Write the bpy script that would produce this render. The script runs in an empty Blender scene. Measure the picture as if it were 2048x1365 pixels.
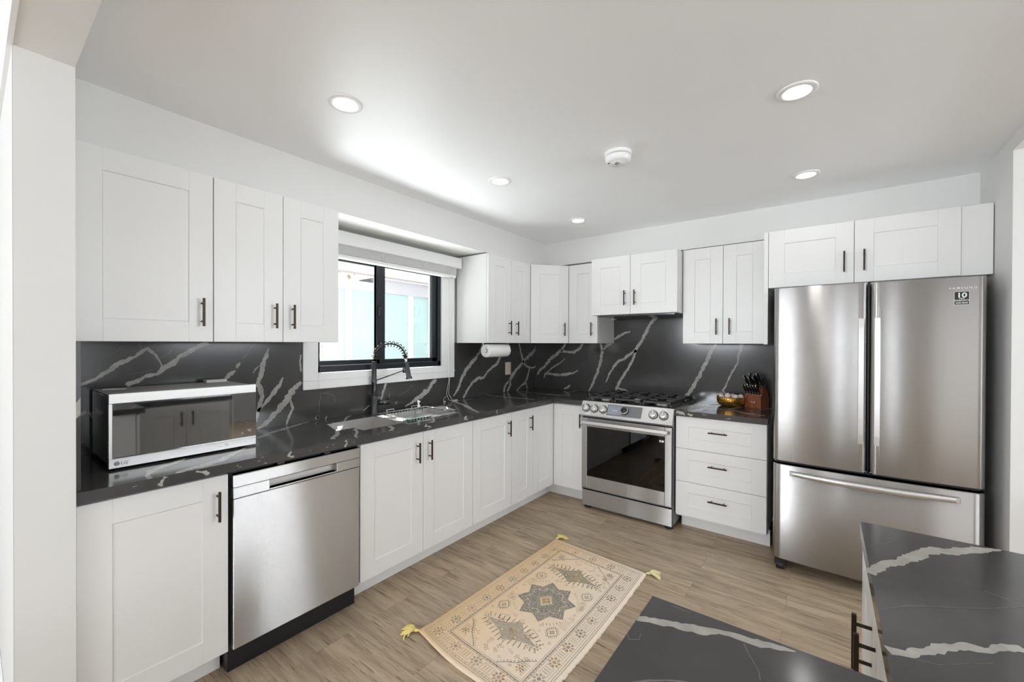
import bpy, bmesh, math, random
from mathutils import Vector, Matrix
random.seed(7)
PI = math.pi
SC = bpy.context.scene
COL = SC.collection
# ---------------------------------------------------------------- camera, world, sun, added fill lamps, exposure
CAM_POS = Vector((2.60, -3.87, 1.41))
YAW, PITCH, ROLL = math.radians(37.12515), math.radians(-0.29251), math.radians(0.19783)
fwd0 = Vector((-math.sin(YAW), math.cos(YAW), 0)); rt0 = Vector((math.cos(YAW), math.sin(YAW), 0)); up0 = Vector((0, 0, 1))
fwd = math.cos(PITCH) * fwd0 + math.sin(PITCH) * up0
upv = -math.sin(PITCH) * fwd0 + math.cos(PITCH) * up0
rt = math.cos(ROLL) * rt0 + math.sin(ROLL) * upv
upv = -math.sin(ROLL) * rt0 + math.cos(ROLL) * upv
cd = bpy.data.cameras.new('camera'); cam = bpy.data.objects.new('camera', cd); COL.objects.link(cam)
cam.matrix_world = Matrix(((rt.x, upv.x, -fwd.x, CAM_POS.x), (rt.y, upv.y, -fwd.y, CAM_POS.y), (rt.z, upv.z, -fwd.z, CAM_POS.z), (0, 0, 0, 1)))
cd.sensor_width = 36; cd.lens = 825.6643 * 36 / 2048; cd.shift_y = 8.5488 / 2048; cd.clip_start = 0.02
SC.camera = cam
wd = bpy.data.worlds.new('sky'); SC.world = wd; wd.use_nodes = True
wd.node_tree.nodes['Background'].inputs[0].default_value = (0.93, 0.97, 1.0, 1)
wd.node_tree.nodes['Background'].inputs[1].default_value = 2.0
def area(name, loc, rot, sx, sy, power, col=(1, 1, 1)):
    l = bpy.data.lights.new(name, 'AREA'); l.shape = 'RECTANGLE'; l.size = sx; l.size_y = sy; l.energy = power; l.color = col
    o = bpy.data.objects.new(name, l); COL.objects.link(o); o.location = loc; o.rotation_euler = rot; return o
# fill lamps added at unseen dining openings and outside below the kitchen window
FILL_TINT = (.88, .94, 1)
P_HIGH, P_CORNER, P_STRIP, P_PATIO, P_SIDE, P_PAVING = 138, 8, 46, 12, 62, 235  # powers of the added fill lamps
SUN_STRENGTH = 24.0
# added area lamps at the dining side openings, most tilted up to brighten the ceiling
area('dining_opening_fill', (0.45, -7.90, 1.80), (PI / 2 + .62, 0, 0), 1.4, .7, P_HIGH, FILL_TINT)  # high opening and lamp added, set clear of the backsplash reflections
area('dining_opening_fill', (-1.2, -7.96, 1.78), (PI / 2, 0, 0), .5, .6, P_HIGH * .06, FILL_TINT)  # this window is read from its reflection in the backsplash
area('dining_opening_fill', (5.6, -7.90, 1.2), (PI / 2 + .45, 0, 0), 1.4, 1.6, P_CORNER, FILL_TINT)
for x_, w_ in ((2.46, .28), (2.94, .16), (3.86, .22)): area('fridge_streak_fill', (x_, -7.95, 1.1), (PI / 2, 0, 0), w_, 2.0, P_STRIP * w_ / .66, FILL_TINT)  # narrow lamps added to draw vertical bands in the fridge steel
area('patio_opening_fill', (6.40, -4.0, 1.1), (PI / 2 + .55, 0, PI / 2), 2.2, 1.8, P_PATIO, FILL_TINT)  # lamp added at the unseen patio opening
area('side_opening_fill', (6.42, -1.05, 1.80), (PI / 2 + .2, 0, PI / 2), 1.5, .65, P_SIDE, FILL_TINT)  # opening and lamp added to light the sink cabinets and dishwasher
area('paving_bounce_fill', (-1.05, -1.98, .25), (0, PI + .62, 0), 1.4, 3.0, P_PAVING, (.97, 1, 1))   # unseen lamp added below the sill, standing in for light off the paving
sl = bpy.data.lights.new('sun', 'SUN'); sl.energy = SUN_STRENGTH; sl.angle = .012; sl.color = (1, .97, .92); so_ = bpy.data.objects.new('sun', sl); COL.objects.link(so_)
so_.location = (-2, 1, 6); so_.rotation_euler = Vector((.5, -.15, -1)).to_track_quat('-Z', 'Y').to_euler()
SC.view_settings.view_transform = 'Standard'; SC.view_settings.look = 'None'; SC.view_settings.gamma = 1.0
SC.view_settings.use_curve_mapping = False
SC.view_settings.exposure = 0.08
SC.cycles.max_bounces = 12; SC.cycles.diffuse_bounces = 9; SC.cycles.glossy_bounces = 5; SC.cycles.transparent_max_bounces = 12
SC.cycles.caustics_reflective = True; SC.cycles.blur_glossy = 1.0; SC.cycles.caustics_refractive = False
SC.cycles.sample_clamp_indirect = 8.0
LAMP_STRENGTH = 26.0

# ---------------------------------------------------------------- materials
def mat(name, col, rough=.5, metal=0.0, spec=.5, emit=None, es=0.0, coat=0.0):
    m = bpy.data.materials.new(name); m.use_nodes = True
    b = m.node_tree.nodes['Principled BSDF']
    b.inputs['Base Color'].default_value = (*col, 1); b.inputs['Roughness'].default_value = rough
    b.inputs['Metallic'].default_value = metal; b.inputs['Specular IOR Level'].default_value = spec
    if coat: b.inputs['Coat Weight'].default_value = coat; b.inputs['Coat Roughness'].default_value = .05
    if emit: b.inputs['Emission Color'].default_value = (*emit, 1); b.inputs['Emission Strength'].default_value = es
    return m
def N(m, typ, **kw):
    n = m.node_tree.nodes.new(typ)
    for k, v in kw.items():
        if k in n.inputs: n.inputs[k].default_value = v
        else: setattr(n, k, v)
    return n
def LK(m, a, b): m.node_tree.links.new(a, b)
def PB(m): return m.node_tree.nodes['Principled BSDF']
def texco(m, scale=(1, 1, 1), rot=(0, 0, 0)):
    g = N(m, 'ShaderNodeNewGeometry'); mp = N(m, 'ShaderNodeMapping'); mp.inputs['Scale'].default_value = scale; mp.inputs['Rotation'].default_value = rot
    LK(m, g.outputs['Position'], mp.inputs['Vector']); return mp.outputs['Vector']
def ramp(m, fac, stops):
    r = N(m, 'ShaderNodeValToRGB'); els = r.color_ramp.elements
    while len(els) < len(stops): els.new(.5)
    for e, (p, c) in zip(els, stops): e.position = p; e.color = (*c, 1)
    LK(m, fac, r.inputs['Fac']); return r.outputs['Color']
def noise(m, vec, scale, detail=3, rough=.5, dist=0):
    n = N(m, 'ShaderNodeTexNoise'); n.inputs['Scale'].default_value = scale; n.inputs['Detail'].default_value = detail
    n.inputs['Roughness'].default_value = rough; n.inputs['Distortion'].default_value = dist
    LK(m, vec, n.inputs['Vector']); return n.outputs['Fac']
def bump(m, h, strength=.2, dist=.002):
    b = N(m, 'ShaderNodeBump'); b.inputs['Strength'].default_value = strength; b.inputs['Distance'].default_value = dist
    LK(m, h, b.inputs['Height']); LK(m, b.outputs['Normal'], PB(m).inputs['Normal'])

def paint(name, col, rough):
    m = mat(name, col, rough); v = texco(m); f = noise(m, v, 1.3, 2)
    LK(m, ramp(m, f, [(.3, tuple(c * .985 for c in col)), (.7, tuple(min(1, c * 1.01) for c in col))]), PB(m).inputs['Base Color']); return m
M = {}
M['wall'] = paint('wall_paint', (.78, .78, .765), .55)
M['ceiling'] = paint('ceiling_paint', (.925, .94, .96), .42)
M['dining'] = paint('greige_dining_paint', (.44, .43, .42), .6)  # unseen walls, made dark so the openings streak in the steel
M['dimmed_face'] = paint('dimmed_wall_paint', (.60, .60, .585), .7)  # wall white darkened to hold down an overlit face
M['trim'] = paint('white_trim', (.86, .86, .86), .35)
M['cab'] = paint('cabinet_lacquer', (.83, .83, .82), .34)
M['carcass'] = paint('cabinet_carcass', (.80, .80, .79), .4)
def steel(name, base, rough, aniso=.75, tang=(0, 0, 1)):
    m = mat(name, base, rough, 1.0); b = PB(m); b.inputs['Anisotropic'].default_value = aniso
    c = N(m, 'ShaderNodeCombineXYZ'); c.inputs[0].default_value, c.inputs[1].default_value, c.inputs[2].default_value = tang
    LK(m, c.outputs[0], b.inputs['Tangent'])
    gg = N(m, 'ShaderNodeNewGeometry'); sp = N(m, 'ShaderNodeSeparateXYZ'); LK(m, gg.outputs['Position'], sp.inputs[0])      # fine horizontal brushing tips the surface up and down
    ml = N(m, 'ShaderNodeMath', operation='MULTIPLY'); LK(m, sp.outputs['Z'], ml.inputs[0]); ml.inputs[1].default_value = 4000
    wn = N(m, 'ShaderNodeTexWhiteNoise', noise_dimensions='1D'); LK(m, ml.outputs[0], wn.inputs['W'])
    m2_ = N(m, 'ShaderNodeMath', operation='MULTIPLY_ADD'); LK(m, wn.outputs['Value'], m2_.inputs[0]); m2_.inputs[1].default_value = .84; m2_.inputs[2].default_value = -.42
    cz = N(m, 'ShaderNodeCombineXYZ'); LK(m, m2_.outputs[0], cz.inputs[2])
    ad = N(m, 'ShaderNodeVectorMath', operation='ADD'); LK(m, gg.outputs['Normal'], ad.inputs[0]); LK(m, cz.outputs[0], ad.inputs[1])
    nr = N(m, 'ShaderNodeVectorMath', operation='NORMALIZE'); LK(m, ad.outputs[0], nr.inputs[0]); LK(m, nr.outputs[0], b.inputs['Normal'])
    v = texco(m, (3, 3, 400)); f = noise(m, v, 1.0, 3)
    LK(m, ramp(m, f, [(0.3, tuple(x * .985 for x in base)), (.7, tuple(min(1, x * 1.015) for x in base))]), b.inputs['Base Color'])
    return m
M['steel'] = steel('brushed_stainless', (.51, .50, .492), .23, 1.0)
M['steel_plain'] = mat('satin_stainless', (.62, .61, .60), .3, 1.0)
M['steel_light'] = mat('light_satin_steel', (.68, .67, .66), .42, 1.0)
M['chrome'] = mat('chrome', (.75, .75, .76), .08, 1.0)
M['darksteel'] = mat('dark_gunmetal', (.11, .115, .125), .16, .9)
M['black'] = mat('black_plastic', (.012, .012, .013), .38)
M['iron'] = mat('cast_iron', (.035, .034, .033), .5)
M['micro_glass'] = mat('coated_black_glass', (.006, .006, .007), .03, 0, 1.0); PB(M['micro_glass']).inputs['IOR'].default_value = 2.1
M['gloss'] = mat('black_glass', (.006, .006, .007), .03, 0, .5)
M['bronze'] = mat('dark_bronze', (.050, .032, .018), .42, .6)
M['frame'] = mat('black_window_frame', (.010, .013, .018), .35)
M['white_plastic'] = mat('white_plastic', (.84, .84, .84), .35)
M['paper'] = mat('paper_towel', (.88, .88, .87), .9)
M['brushed_top'] = mat('microwave_top_steel', (.52, .51, .50), .4, .35)
M['copper'] = mat('pale_copper', (.62, .42, .26), .4, .2)
M['card'] = mat('white_cardboard', (.8, .79, .77), .8)
M['beige'] = mat('beige_plastic', (.78, .66, .54), .4)
M['lamp'] = mat('lamp_diffuser', (.9, .9, .9), .5, emit=(1, .975, .945), es=LAMP_STRENGTH)
M['grey_side'] = mat('grey_enamel', (.18, .18, .185), .35)
M['screen'] = mat('screen_glass', (.20, .22, .25), .1, emit=(.6, .7, .8), es=.12)
M['text_light'] = mat('pale_print', (.80, .80, .80), .4)
M['text_dark'] = mat('dark_print', (.05, .05, .05), .4)
M['text_red'] = mat('red_print', (.45, .08, .06), .4)
M['text_grey'] = mat('grey_print', (.30, .29, .28), .4)
M['sticker'] = mat('black_sticker', (.008, .008, .008), .3)
M['egg'] = mat('egg_shell', (.80, .72, .65), .55)
M['yellow'] = mat('yellow_yarn', (.80, .66, .24), .9)
M['paleyellow'] = mat('pale_yellow_yarn', (.80, .74, .42), .9)
M['blind'] = mat('white_blind_slat', (.82, .82, .81), .45)
M['cord'] = mat('white_cord', (.80, .79, .76), .7)
M['green'] = mat('green_bristle', (.02, .10, .07), .7)
M['leaf'] = mat('tree_leaves', (.36, .32, .17), .7)
M['stucco'] = mat('pale_aqua_wall', (.25, .335, .33), .8)
M['batten'] = mat('white_batten', (.38, .38, .375), .8)
M['fascia'] = mat('lavender_fascia', (.30, .285, .31), .7)
M['roof'] = mat('tan_roof', (.23, .205, .19), .8)
M['concrete'] = mat('outside_paving', (.17, .18, .18), .9)
# charcoal stone
m = M['stone'] = mat('charcoal_quartz', (.05, .048, .046), .14, 0, .5); v = texco(m)
f = noise(m, v, 3.5, 5, .6, .4)
LK(m, ramp(m, f, [(.3, (.048, .0465, .045)), (.7, (.068, .066, .064))]), PB(m).inputs['Base Color'])
m = M['vein'] = mat('pale_quartz_vein', (.40, .385, .35), .12, 0, .5); v = texco(m)
f = noise(m, v, 25, 4)
LK(m, ramp(m, f, [(.3, (.33, .315, .285)), (.7, (.46, .445, .41))]), PB(m).inputs['Base Color'])
M['vein_thin'] = mat('faint_quartz_vein', (.17, .155, .14), .12, 0, .5)
# wood-look floor: planks along x
m = M['floor'] = mat('oak_vinyl_plank', (.3, .22, .15), .42, 0, .4)
g = N(m, 'ShaderNodeNewGeometry')
bk = N(m, 'ShaderNodeTexBrick'); bk.offset = .37; bk.offset_frequency = 2; bk.squash = 1
bk.inputs['Scale'].default_value = 1; bk.inputs['Mortar Size'].default_value = .0007; bk.inputs['Mortar Smooth'].default_value = .1
bk.inputs['Brick Width'].default_value = 1.22; bk.inputs['Row Height'].default_value = .182
bk.inputs['Color1'].default_value = (0, 0, 0, 1); bk.inputs['Color2'].default_value = (1, 1, 1, 1); bk.inputs['Mortar'].default_value = (.5, .5, .5, 1)
LK(m, g.outputs['Position'], bk.inputs['Vector'])
vm = N(m, 'ShaderNodeVectorMath', operation='MULTIPLY_ADD')
LK(m, bk.outputs['Color'], vm.inputs[0]); vm.inputs[1].default_value = (7.3, 3.1, 5.7); LK(m, g.outputs['Position'], vm.inputs[2])
mp = N(m, 'ShaderNodeMapping'); mp.inputs['Scale'].default_value = (1.0, 9, 1); LK(m, vm.outputs[0], mp.inputs['Vector'])
n1 = noise(m, mp.outputs[0], 2.6, 8, .62, .6)
mp2 = N(m, 'ShaderNodeMapping'); mp2.inputs['Scale'].default_value = (2.2, 42, 1); LK(m, vm.outputs[0], mp2.inputs['Vector'])
n2 = noise(m, mp2.outputs[0], 2.2, 6, .7, .3)
c1 = ramp(m, n1, [(.22, (.215, .158, .106)), (.5, (.415, .322, .226)), (.78, (.56, .445, .325))])
c2 = ramp(m, n2, [(.35, (.24, .19, .15)), (.44, (1, 1, 1))])
mx = N(m, 'ShaderNodeMix', data_type='RGBA', blend_type='MULTIPLY'); mx.inputs['Factor'].default_value = .8
LK(m, c1, mx.inputs['A']); LK(m, c2, mx.inputs['B'])
tone = ramp(m, bk.outputs['Color'], [(0, (.91, .905, .90)), (1, (1.06, 1.055, 1.04))])
mx2 = N(m, 'ShaderNodeMix', data_type='RGBA', blend_type='MULTIPLY'); mx2.inputs['Factor'].default_value = 1
LK(m, mx.outputs['Result'], mx2.inputs['A']); LK(m, tone, mx2.inputs['B'])
mx3 = N(m, 'ShaderNodeMix', data_type='RGBA'); LK(m, bk.outputs['Fac'], mx3.inputs['Factor']); LK(m, mx2.outputs['Result'], mx3.inputs['A']); mx3.inputs['B'].default_value = (.16, .115, .075, 1)
LK(m, mx3.outputs['Result'], PB(m).inputs['Base Color']); bump(m, n2, .15, .001)
# knife block wood
m = M['wood'] = mat('cherry_wood', (.25, .075, .03), .3); v = texco(m, (18, 18, 3)); f = noise(m, v, 3, 5, .6, .8)
LK(m, ramp(m, f, [(.3, (.13, .035, .014)), (.7, (.34, .11, .045))]), PB(m).inputs['Base Color'])
# hammered amber bowl
m = M['amber'] = mat('hammered_amber_metal', (.62, .33, .07), .16, .9); v = texco(m)
vo = N(m, 'ShaderNodeTexVoronoi'); vo.inputs['Scale'].default_value = 120; LK(m, v, vo.inputs['Vector']); bump(m, vo.outputs['Distance'], .8, .002)
# rug
m = M['rug'] = mat('woven_cream_rug', (.6, .5, .38), .95, 0, .1); v = texco(m, (1, 1, 1)); f = noise(m, v, 3.2, 3)
g2 = N(m, 'ShaderNodeNewGeometry'); sx = N(m, 'ShaderNodeSeparateXYZ'); LK(m, g2.outputs['Position'], sx.inputs[0])
mr = N(m, 'ShaderNodeMapRange'); mr.inputs['From Min'].default_value = 1.0; mr.inputs['From Max'].default_value = 1.75; LK(m, sx.outputs['X'], mr.inputs['Value'])
mm = N(m, 'ShaderNodeMath', operation='MULTIPLY_ADD'); LK(m, f, mm.inputs[0]); mm.inputs[1].default_value = .5; 
ms = N(m, 'ShaderNodeMath', operation='SUBTRACT'); LK(m, mr.outputs[0], ms.inputs[0]); ms.inputs[1].default_value = .25; LK(m, ms.outputs[0], mm.inputs[2])
rc = ramp(m, mm.outputs[0], [(0, (.80, .57, .32)), (.42, (.88, .69, .49)), (.9, (.90, .78, .64))])
LK(m, rc, PB(m).inputs['Base Color']); bump(m, noise(m, v, 450, 2), .5, .002)
def yarn(name, col):
    m = mat(name, col, .95, 0, .1); v = texco(m); f = noise(m, v, 140, 3, .7)
    LK(m, ramp(m, f, [(.36, col), (.66, tuple(.45 * c + .55 * d for c, d in zip(col, (.82, .68, .52))))]), PB(m).inputs['Base Color']); return m
M['r_blue'] = yarn('rug_slate_yarn', (.16, .17, .16)); M['r_tan'] = yarn('rug_tan_yarn', (.42, .27, .12)); M['r_rust'] = yarn('rug_rust_yarn', (.34, .19, .13))
M['r_sage'] = yarn('rug_sage_yarn', (.30, .25, .16)); M['r_grey'] = yarn('rug_taupe_yarn', (.38, .32, .26)); M['r_cream'] = yarn('rug_cream_yarn', (.70, .60, .46))
M['r_pink'] = yarn('rug_pink_yarn', (.55, .36, .26))
def thin_glass(name, tint, refl=1.0):
    m = bpy.data.materials.new(name); m.use_nodes = True; nt = m.node_tree; nt.nodes.remove(nt.nodes['Principled BSDF'])
    t = N(m, 'ShaderNodeBsdfTransparent'); t.inputs[0].default_value = (*tint, 1)
    gl = N(m, 'ShaderNodeBsdfGlossy'); gl.inputs['Roughness'].default_value = .02; gl.inputs['Color'].default_value = (.9 * refl, .9 * refl, .9 * refl, 1)
    lw = N(m, 'ShaderNodeLayerWeight'); pw = N(m, 'ShaderNodeMath', operation='POWER'); LK(m, lw.outputs['Facing'], pw.inputs[0]); pw.inputs[1].default_value = 5
    fr = N(m, 'ShaderNodeMath', operation='MULTIPLY_ADD'); LK(m, pw.outputs[0], fr.inputs[0]); fr.inputs[1].default_value = .9; fr.inputs[2].default_value = .04
    mx = N(m, 'ShaderNodeMixShader'); LK(m, fr.outputs[0], mx.inputs[0]); LK(m, t.outputs[0], mx.inputs[1]); LK(m, gl.outputs[0], mx.inputs[2])
    LK(m, mx.outputs[0], nt.nodes['Material Output'].inputs[0]); return m
M['glass'] = thin_glass('window_glass', (.975, .99, .99)); M['oven_glass'] = thin_glass('smoked_oven_glass', (.16, .15, .14)); M['clear'] = thin_glass('clear_bottle_glass', (.9, .93, .93))

# ---------------------------------------------------------------- mesh builder
class Fr:                                                        # a local frame: u across, v up, w out of the face
    def __init__(s, o=(0, 0, 0), u=(1, 0, 0), v=(0, 1, 0), w=(0, 0, 1)):
        s.o, s.u, s.v, s.w = Vector(o), Vector(u), Vector(v), Vector(w)
    def __call__(s, a, b, c): return s.o + s.u * a + s.v * b + s.w * c
WORLD = Fr()
class MB:
    def __init__(s, fr=WORLD): s.V = []; s.F = []; s.MI = []; s.S = []; s.fr = fr
    def face(s, idx, m=0, sm=False): s.F.append(tuple(idx)); s.MI.append(m); s.S.append(sm)
    def vs(s, pts, raw=False):
        b = len(s.V); s.V += [Vector(p) if raw else s.fr(*p) for p in pts]; return b
    def poly(s, pts, m=0): b = s.vs(pts); s.face(range(b, b + len(pts)), m); return s
    def box(s, x0, x1, y0, y1, z0, z1, c=0.0, m=0):
        if x0 > x1: x0, x1 = x1, x0
        if y0 > y1: y0, y1 = y1, y0
        if z0 > z1: z0, z1 = z1, z0
        c = min(c, (x1 - x0) * .45, (y1 - y0) * .45, (z1 - z0) * .45)
        X, Y, Z = (x0, x1), (y0, y1), (z0, z1)
        if c <= 0:
            b = s.vs([(X[i], Y[j], Z[k]) for i in (0, 1) for j in (0, 1) for k in (0, 1)])
            for q in ((0, 1, 3, 2), (4, 6, 7, 5), (0, 4, 5, 1), (2, 3, 7, 6), (0, 2, 6, 4), (1, 5, 7, 3)): s.face([b + i for i in q], m)
            return s
        d = {}; sg = (1, -1); pts = []
        for i in (0, 1):
            for j in (0, 1):
                for k in (0, 1):
                    for a in range(3):
                        p = [X[i] + sg[i] * c, Y[j] + sg[j] * c, Z[k] + sg[k] * c]
                        p[a] = (X[i], Y[j], Z[k])[a]; d[(i, j, k, a)] = len(pts); pts.append(p)
        b = s.vs(pts); g = lambda *q: b + d[q]
        for a in range(3):
            o1, o2 = [(1, 2), (0, 2), (0, 1)][a]
            for e in (0, 1):
                def key(p, q, ax):
                    t = [0, 0, 0]; t[a] = e; t[o1] = p; t[o2] = q; return (*t, ax)
                f = [g(*key(0, 0, a)), g(*key(1, 0, a)), g(*key(1, 1, a)), g(*key(0, 1, a))]
                s.face(f, m)
        for a in range(3):                                       # edge chamfers along axis a
            o1, o2 = [(1, 2), (0, 2), (0, 1)][a]
            for p in (0, 1):
                for q in (0, 1):
                    t0 = [0, 0, 0]; t0[o1] = p; t0[o2] = q; t1 = list(t0); t1[a] = 1
                    s.face([g(*t0, o1), g(*t1, o1), g(*t1, o2), g(*t0, o2)], m)
        for i in (0, 1):
            for j in (0, 1):
                for k in (0, 1): s.face([g(i, j, k, 0), g(i, j, k, 1), g(i, j, k, 2)], m)
        return s
    def ring(s, c, ax, r, n, m=0):
        ax = ax.normalized(); a = ax.orthogonal().normalized(); b = ax.cross(a)
        return s.vs([c + (a * math.cos(2 * PI * i / n) + b * math.sin(2 * PI * i / n)) * r for i in range(n)], True)
    def tube(s, pts, r, n=8, m=0, closed=False, caps=True):
        P = [s.fr(*p) for p in pts]; k = len(P); R = r if isinstance(r, (list, tuple)) else [r] * k
        bs = []; pa = None
        for i in range(k):
            if closed: t = P[(i + 1) % k] - P[i - 1]
            else: t = P[min(i + 1, k - 1)] - P[max(i - 1, 0)]
            t.normalize()
            if pa is None: pa = t.orthogonal().normalized()
            else:
                pa = pa - t * pa.dot(t)
                pa = pa.normalized() if pa.length > 1e-6 else t.orthogonal().normalized()
            q = t.cross(pa)
            bs.append(s.vs([P[i] + (pa * math.cos(2 * PI * j / n) + q * math.sin(2 * PI * j / n)) * R[i] for j in range(n)], True))
        for i in range(k if closed else k - 1):
            a, b = bs[i], bs[(i + 1) % k]
            for j in range(n): s.face([a + j, a + (j + 1) % n, b + (j + 1) % n, b + j], m, True)
        if caps and not closed:
            s.face([bs[0] + j for j in range(n)][::-1], m); s.face([bs[-1] + j for j in range(n)], m)
        return s
    def cyl(s, p0, p1, r0, r1=None, n=20, m=0): return s.tube([p0, p1], [r0, r0 if r1 is None else r1], n, m)
    def lathe(s, o, ax, prof, n=32, m=0, smooth=True, caps=False):      # prof: (radius, height along ax)
        O = s.fr(*o); ax = Vector(ax).normalized(); a = ax.orthogonal().normalized(); b = ax.cross(a); bs = []
        for (r, h) in prof:
            bs.append(s.vs([O + ax * h + (a * math.cos(2 * PI * j / n) + b * math.sin(2 * PI * j / n)) * max(r, 1e-5) for j in range(n)], True))
        for i in range(len(prof) - 1):
            for j in range(n): s.face([bs[i] + j, bs[i] + (j + 1) % n, bs[i + 1] + (j + 1) % n, bs[i + 1] + j], m, smooth)
        if caps:
            s.face([bs[0] + j for j in range(n)][::-1], m); s.face([bs[-1] + j for j in range(n)], m)
        return s
    def prism(s, pts, h0, h1, m=0):                                # (u,v) outline pulled from w=h0 to w=h1
        n = len(pts); b = s.vs([(p[0], p[1], h0) for p in pts] + [(p[0], p[1], h1) for p in pts])
        s.face([b + i for i in range(n)][::-1], m); s.face([b + n + i for i in range(n)], m)
        for i in range(n): s.face([b + i, b + (i + 1) % n, b + n + (i + 1) % n, b + n + i], m)
        return s
    def ribbon(s, pl, h, m=0, step=.006, jag=.22, rnd=None, clip=None, skip=None):   # jagged inlay strip on w=h
        rnd = rnd or random; L = []
        for i in range(len(pl) - 1):
            (a0, b0, w0), (a1, b1, w1) = pl[i], pl[i + 1]; d = math.hypot(a1 - a0, b1 - b0); k = max(1, int(d / step))
            for j in range(k): t = j / k; L.append((a0 + (a1 - a0) * t, b0 + (b1 - b0) * t, w0 + (w1 - w0) * t))
        L.append(pl[-1]); l = []; r = []; jl = jr = 0; wob = 0
        for i, (a, b, w) in enumerate(L):
            p = L[max(i - 2, 0)]; q = L[min(i + 2, len(L) - 1)]; tx, ty = q[0] - p[0], q[1] - p[1]; n = math.hypot(tx, ty) or 1; tx /= n; ty /= n
            jl = .55 * jl + rnd.uniform(-1, 1) * jag * w; jr = .55 * jr + rnd.uniform(-1, 1) * jag * w; wob = .9 * wob + rnd.uniform(-1, 1) * .06 * w
            a -= ty * wob; b += tx * wob
            e = max(.0004, w / 2 + jl * .5); f = max(.0004, w / 2 + jr * .5)
            l.append((a - ty * e, b + tx * e)); r.append((a + ty * f, b - tx * f))
        if clip:
            u0, u1, v0, v1 = clip; cl = lambda p: (min(max(p[0], u0), u1), min(max(p[1], v0), v1)); l = [cl(p) for p in l]; r = [cl(p) for p in r]
        n = len(l); bb = s.vs([(p[0], p[1], h) for p in l] + [(p[0], p[1], h) for p in r])
        for i in range(n - 1):
            q = [r[i], r[i + 1], l[i + 1], l[i]]
            if abs(sum(q[k][0] * q[(k + 1) % 4][1] - q[(k + 1) % 4][0] * q[k][1] for k in range(4))) < 1e-9: continue
            if skip and skip(sum(p[0] for p in q) / 4, sum(p[1] for p in q) / 4): continue
            s.face([bb + n + i, bb + n + i + 1, bb + i + 1, bb + i], m)
        return s
    def build(s, name, mats, parent=None, label=None, smooth_angle=None):
        if not isinstance(mats, (list, tuple)): mats = [mats]
        o0 = Vector((0, 0, 0)); p = parent
        while p is not None: o0 = o0 + p.location; p = p.parent
        me = bpy.data.meshes.new(name); me.from_pydata([tuple(v - o0) for v in s.V], [], s.F)
        for mm in mats: me.materials.append(M[mm])
        me.polygons.foreach_set('material_index', s.MI); me.polygons.foreach_set('use_smooth', s.S)
        bm = bmesh.new(); bm.from_mesh(me); bmesh.ops.recalc_face_normals(bm, faces=bm.faces); bm.to_mesh(me); bm.free()
        me.update(); o = bpy.data.objects.new(name, me); COL.objects.link(o)
        if parent: o.parent = parent
        if label: o['label'] = label
        return o
def tag(o, label, cat, group=None):
    o['label'] = label; o['category'] = cat
    if group: o['group'] = group
    return o
def thing(name, label, cat, loc, group=None):
    o = bpy.data.objects.new(name, None); COL.objects.link(o); o.location = loc; o.empty_display_size = .05
    return tag(o, label, cat, group)
def struct(o): o['kind'] = 'structure'; return o
def text(name, body, fr, u, v, w, size, m, parent, align='CENTER', squash=1.0, thick=.0):
    cu = bpy.data.curves.new(name, 'FONT'); cu.body = body; cu.size = size; cu.align_x = align; cu.offset = thick
    t = bpy.data.objects.new(name, cu); COL.objects.link(t); bpy.context.view_layer.update()
    me = bpy.data.meshes.new_from_object(t.evaluated_get(bpy.context.evaluated_depsgraph_get()))
    bpy.data.objects.remove(t); bpy.data.curves.remove(cu)
    o0 = Vector((0, 0, 0)); p = parent
    while p is not None: o0 = o0 + p.location; p = p.parent
    for vv in me.vertices: vv.co = fr(u + vv.co.x * squash, v + vv.co.y, w) - o0
    me.materials.clear(); me.materials.append(M[m]); me.name = name
    o = bpy.data.objects.new(name, me); COL.objects.link(o); o.parent = parent; return o

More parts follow.
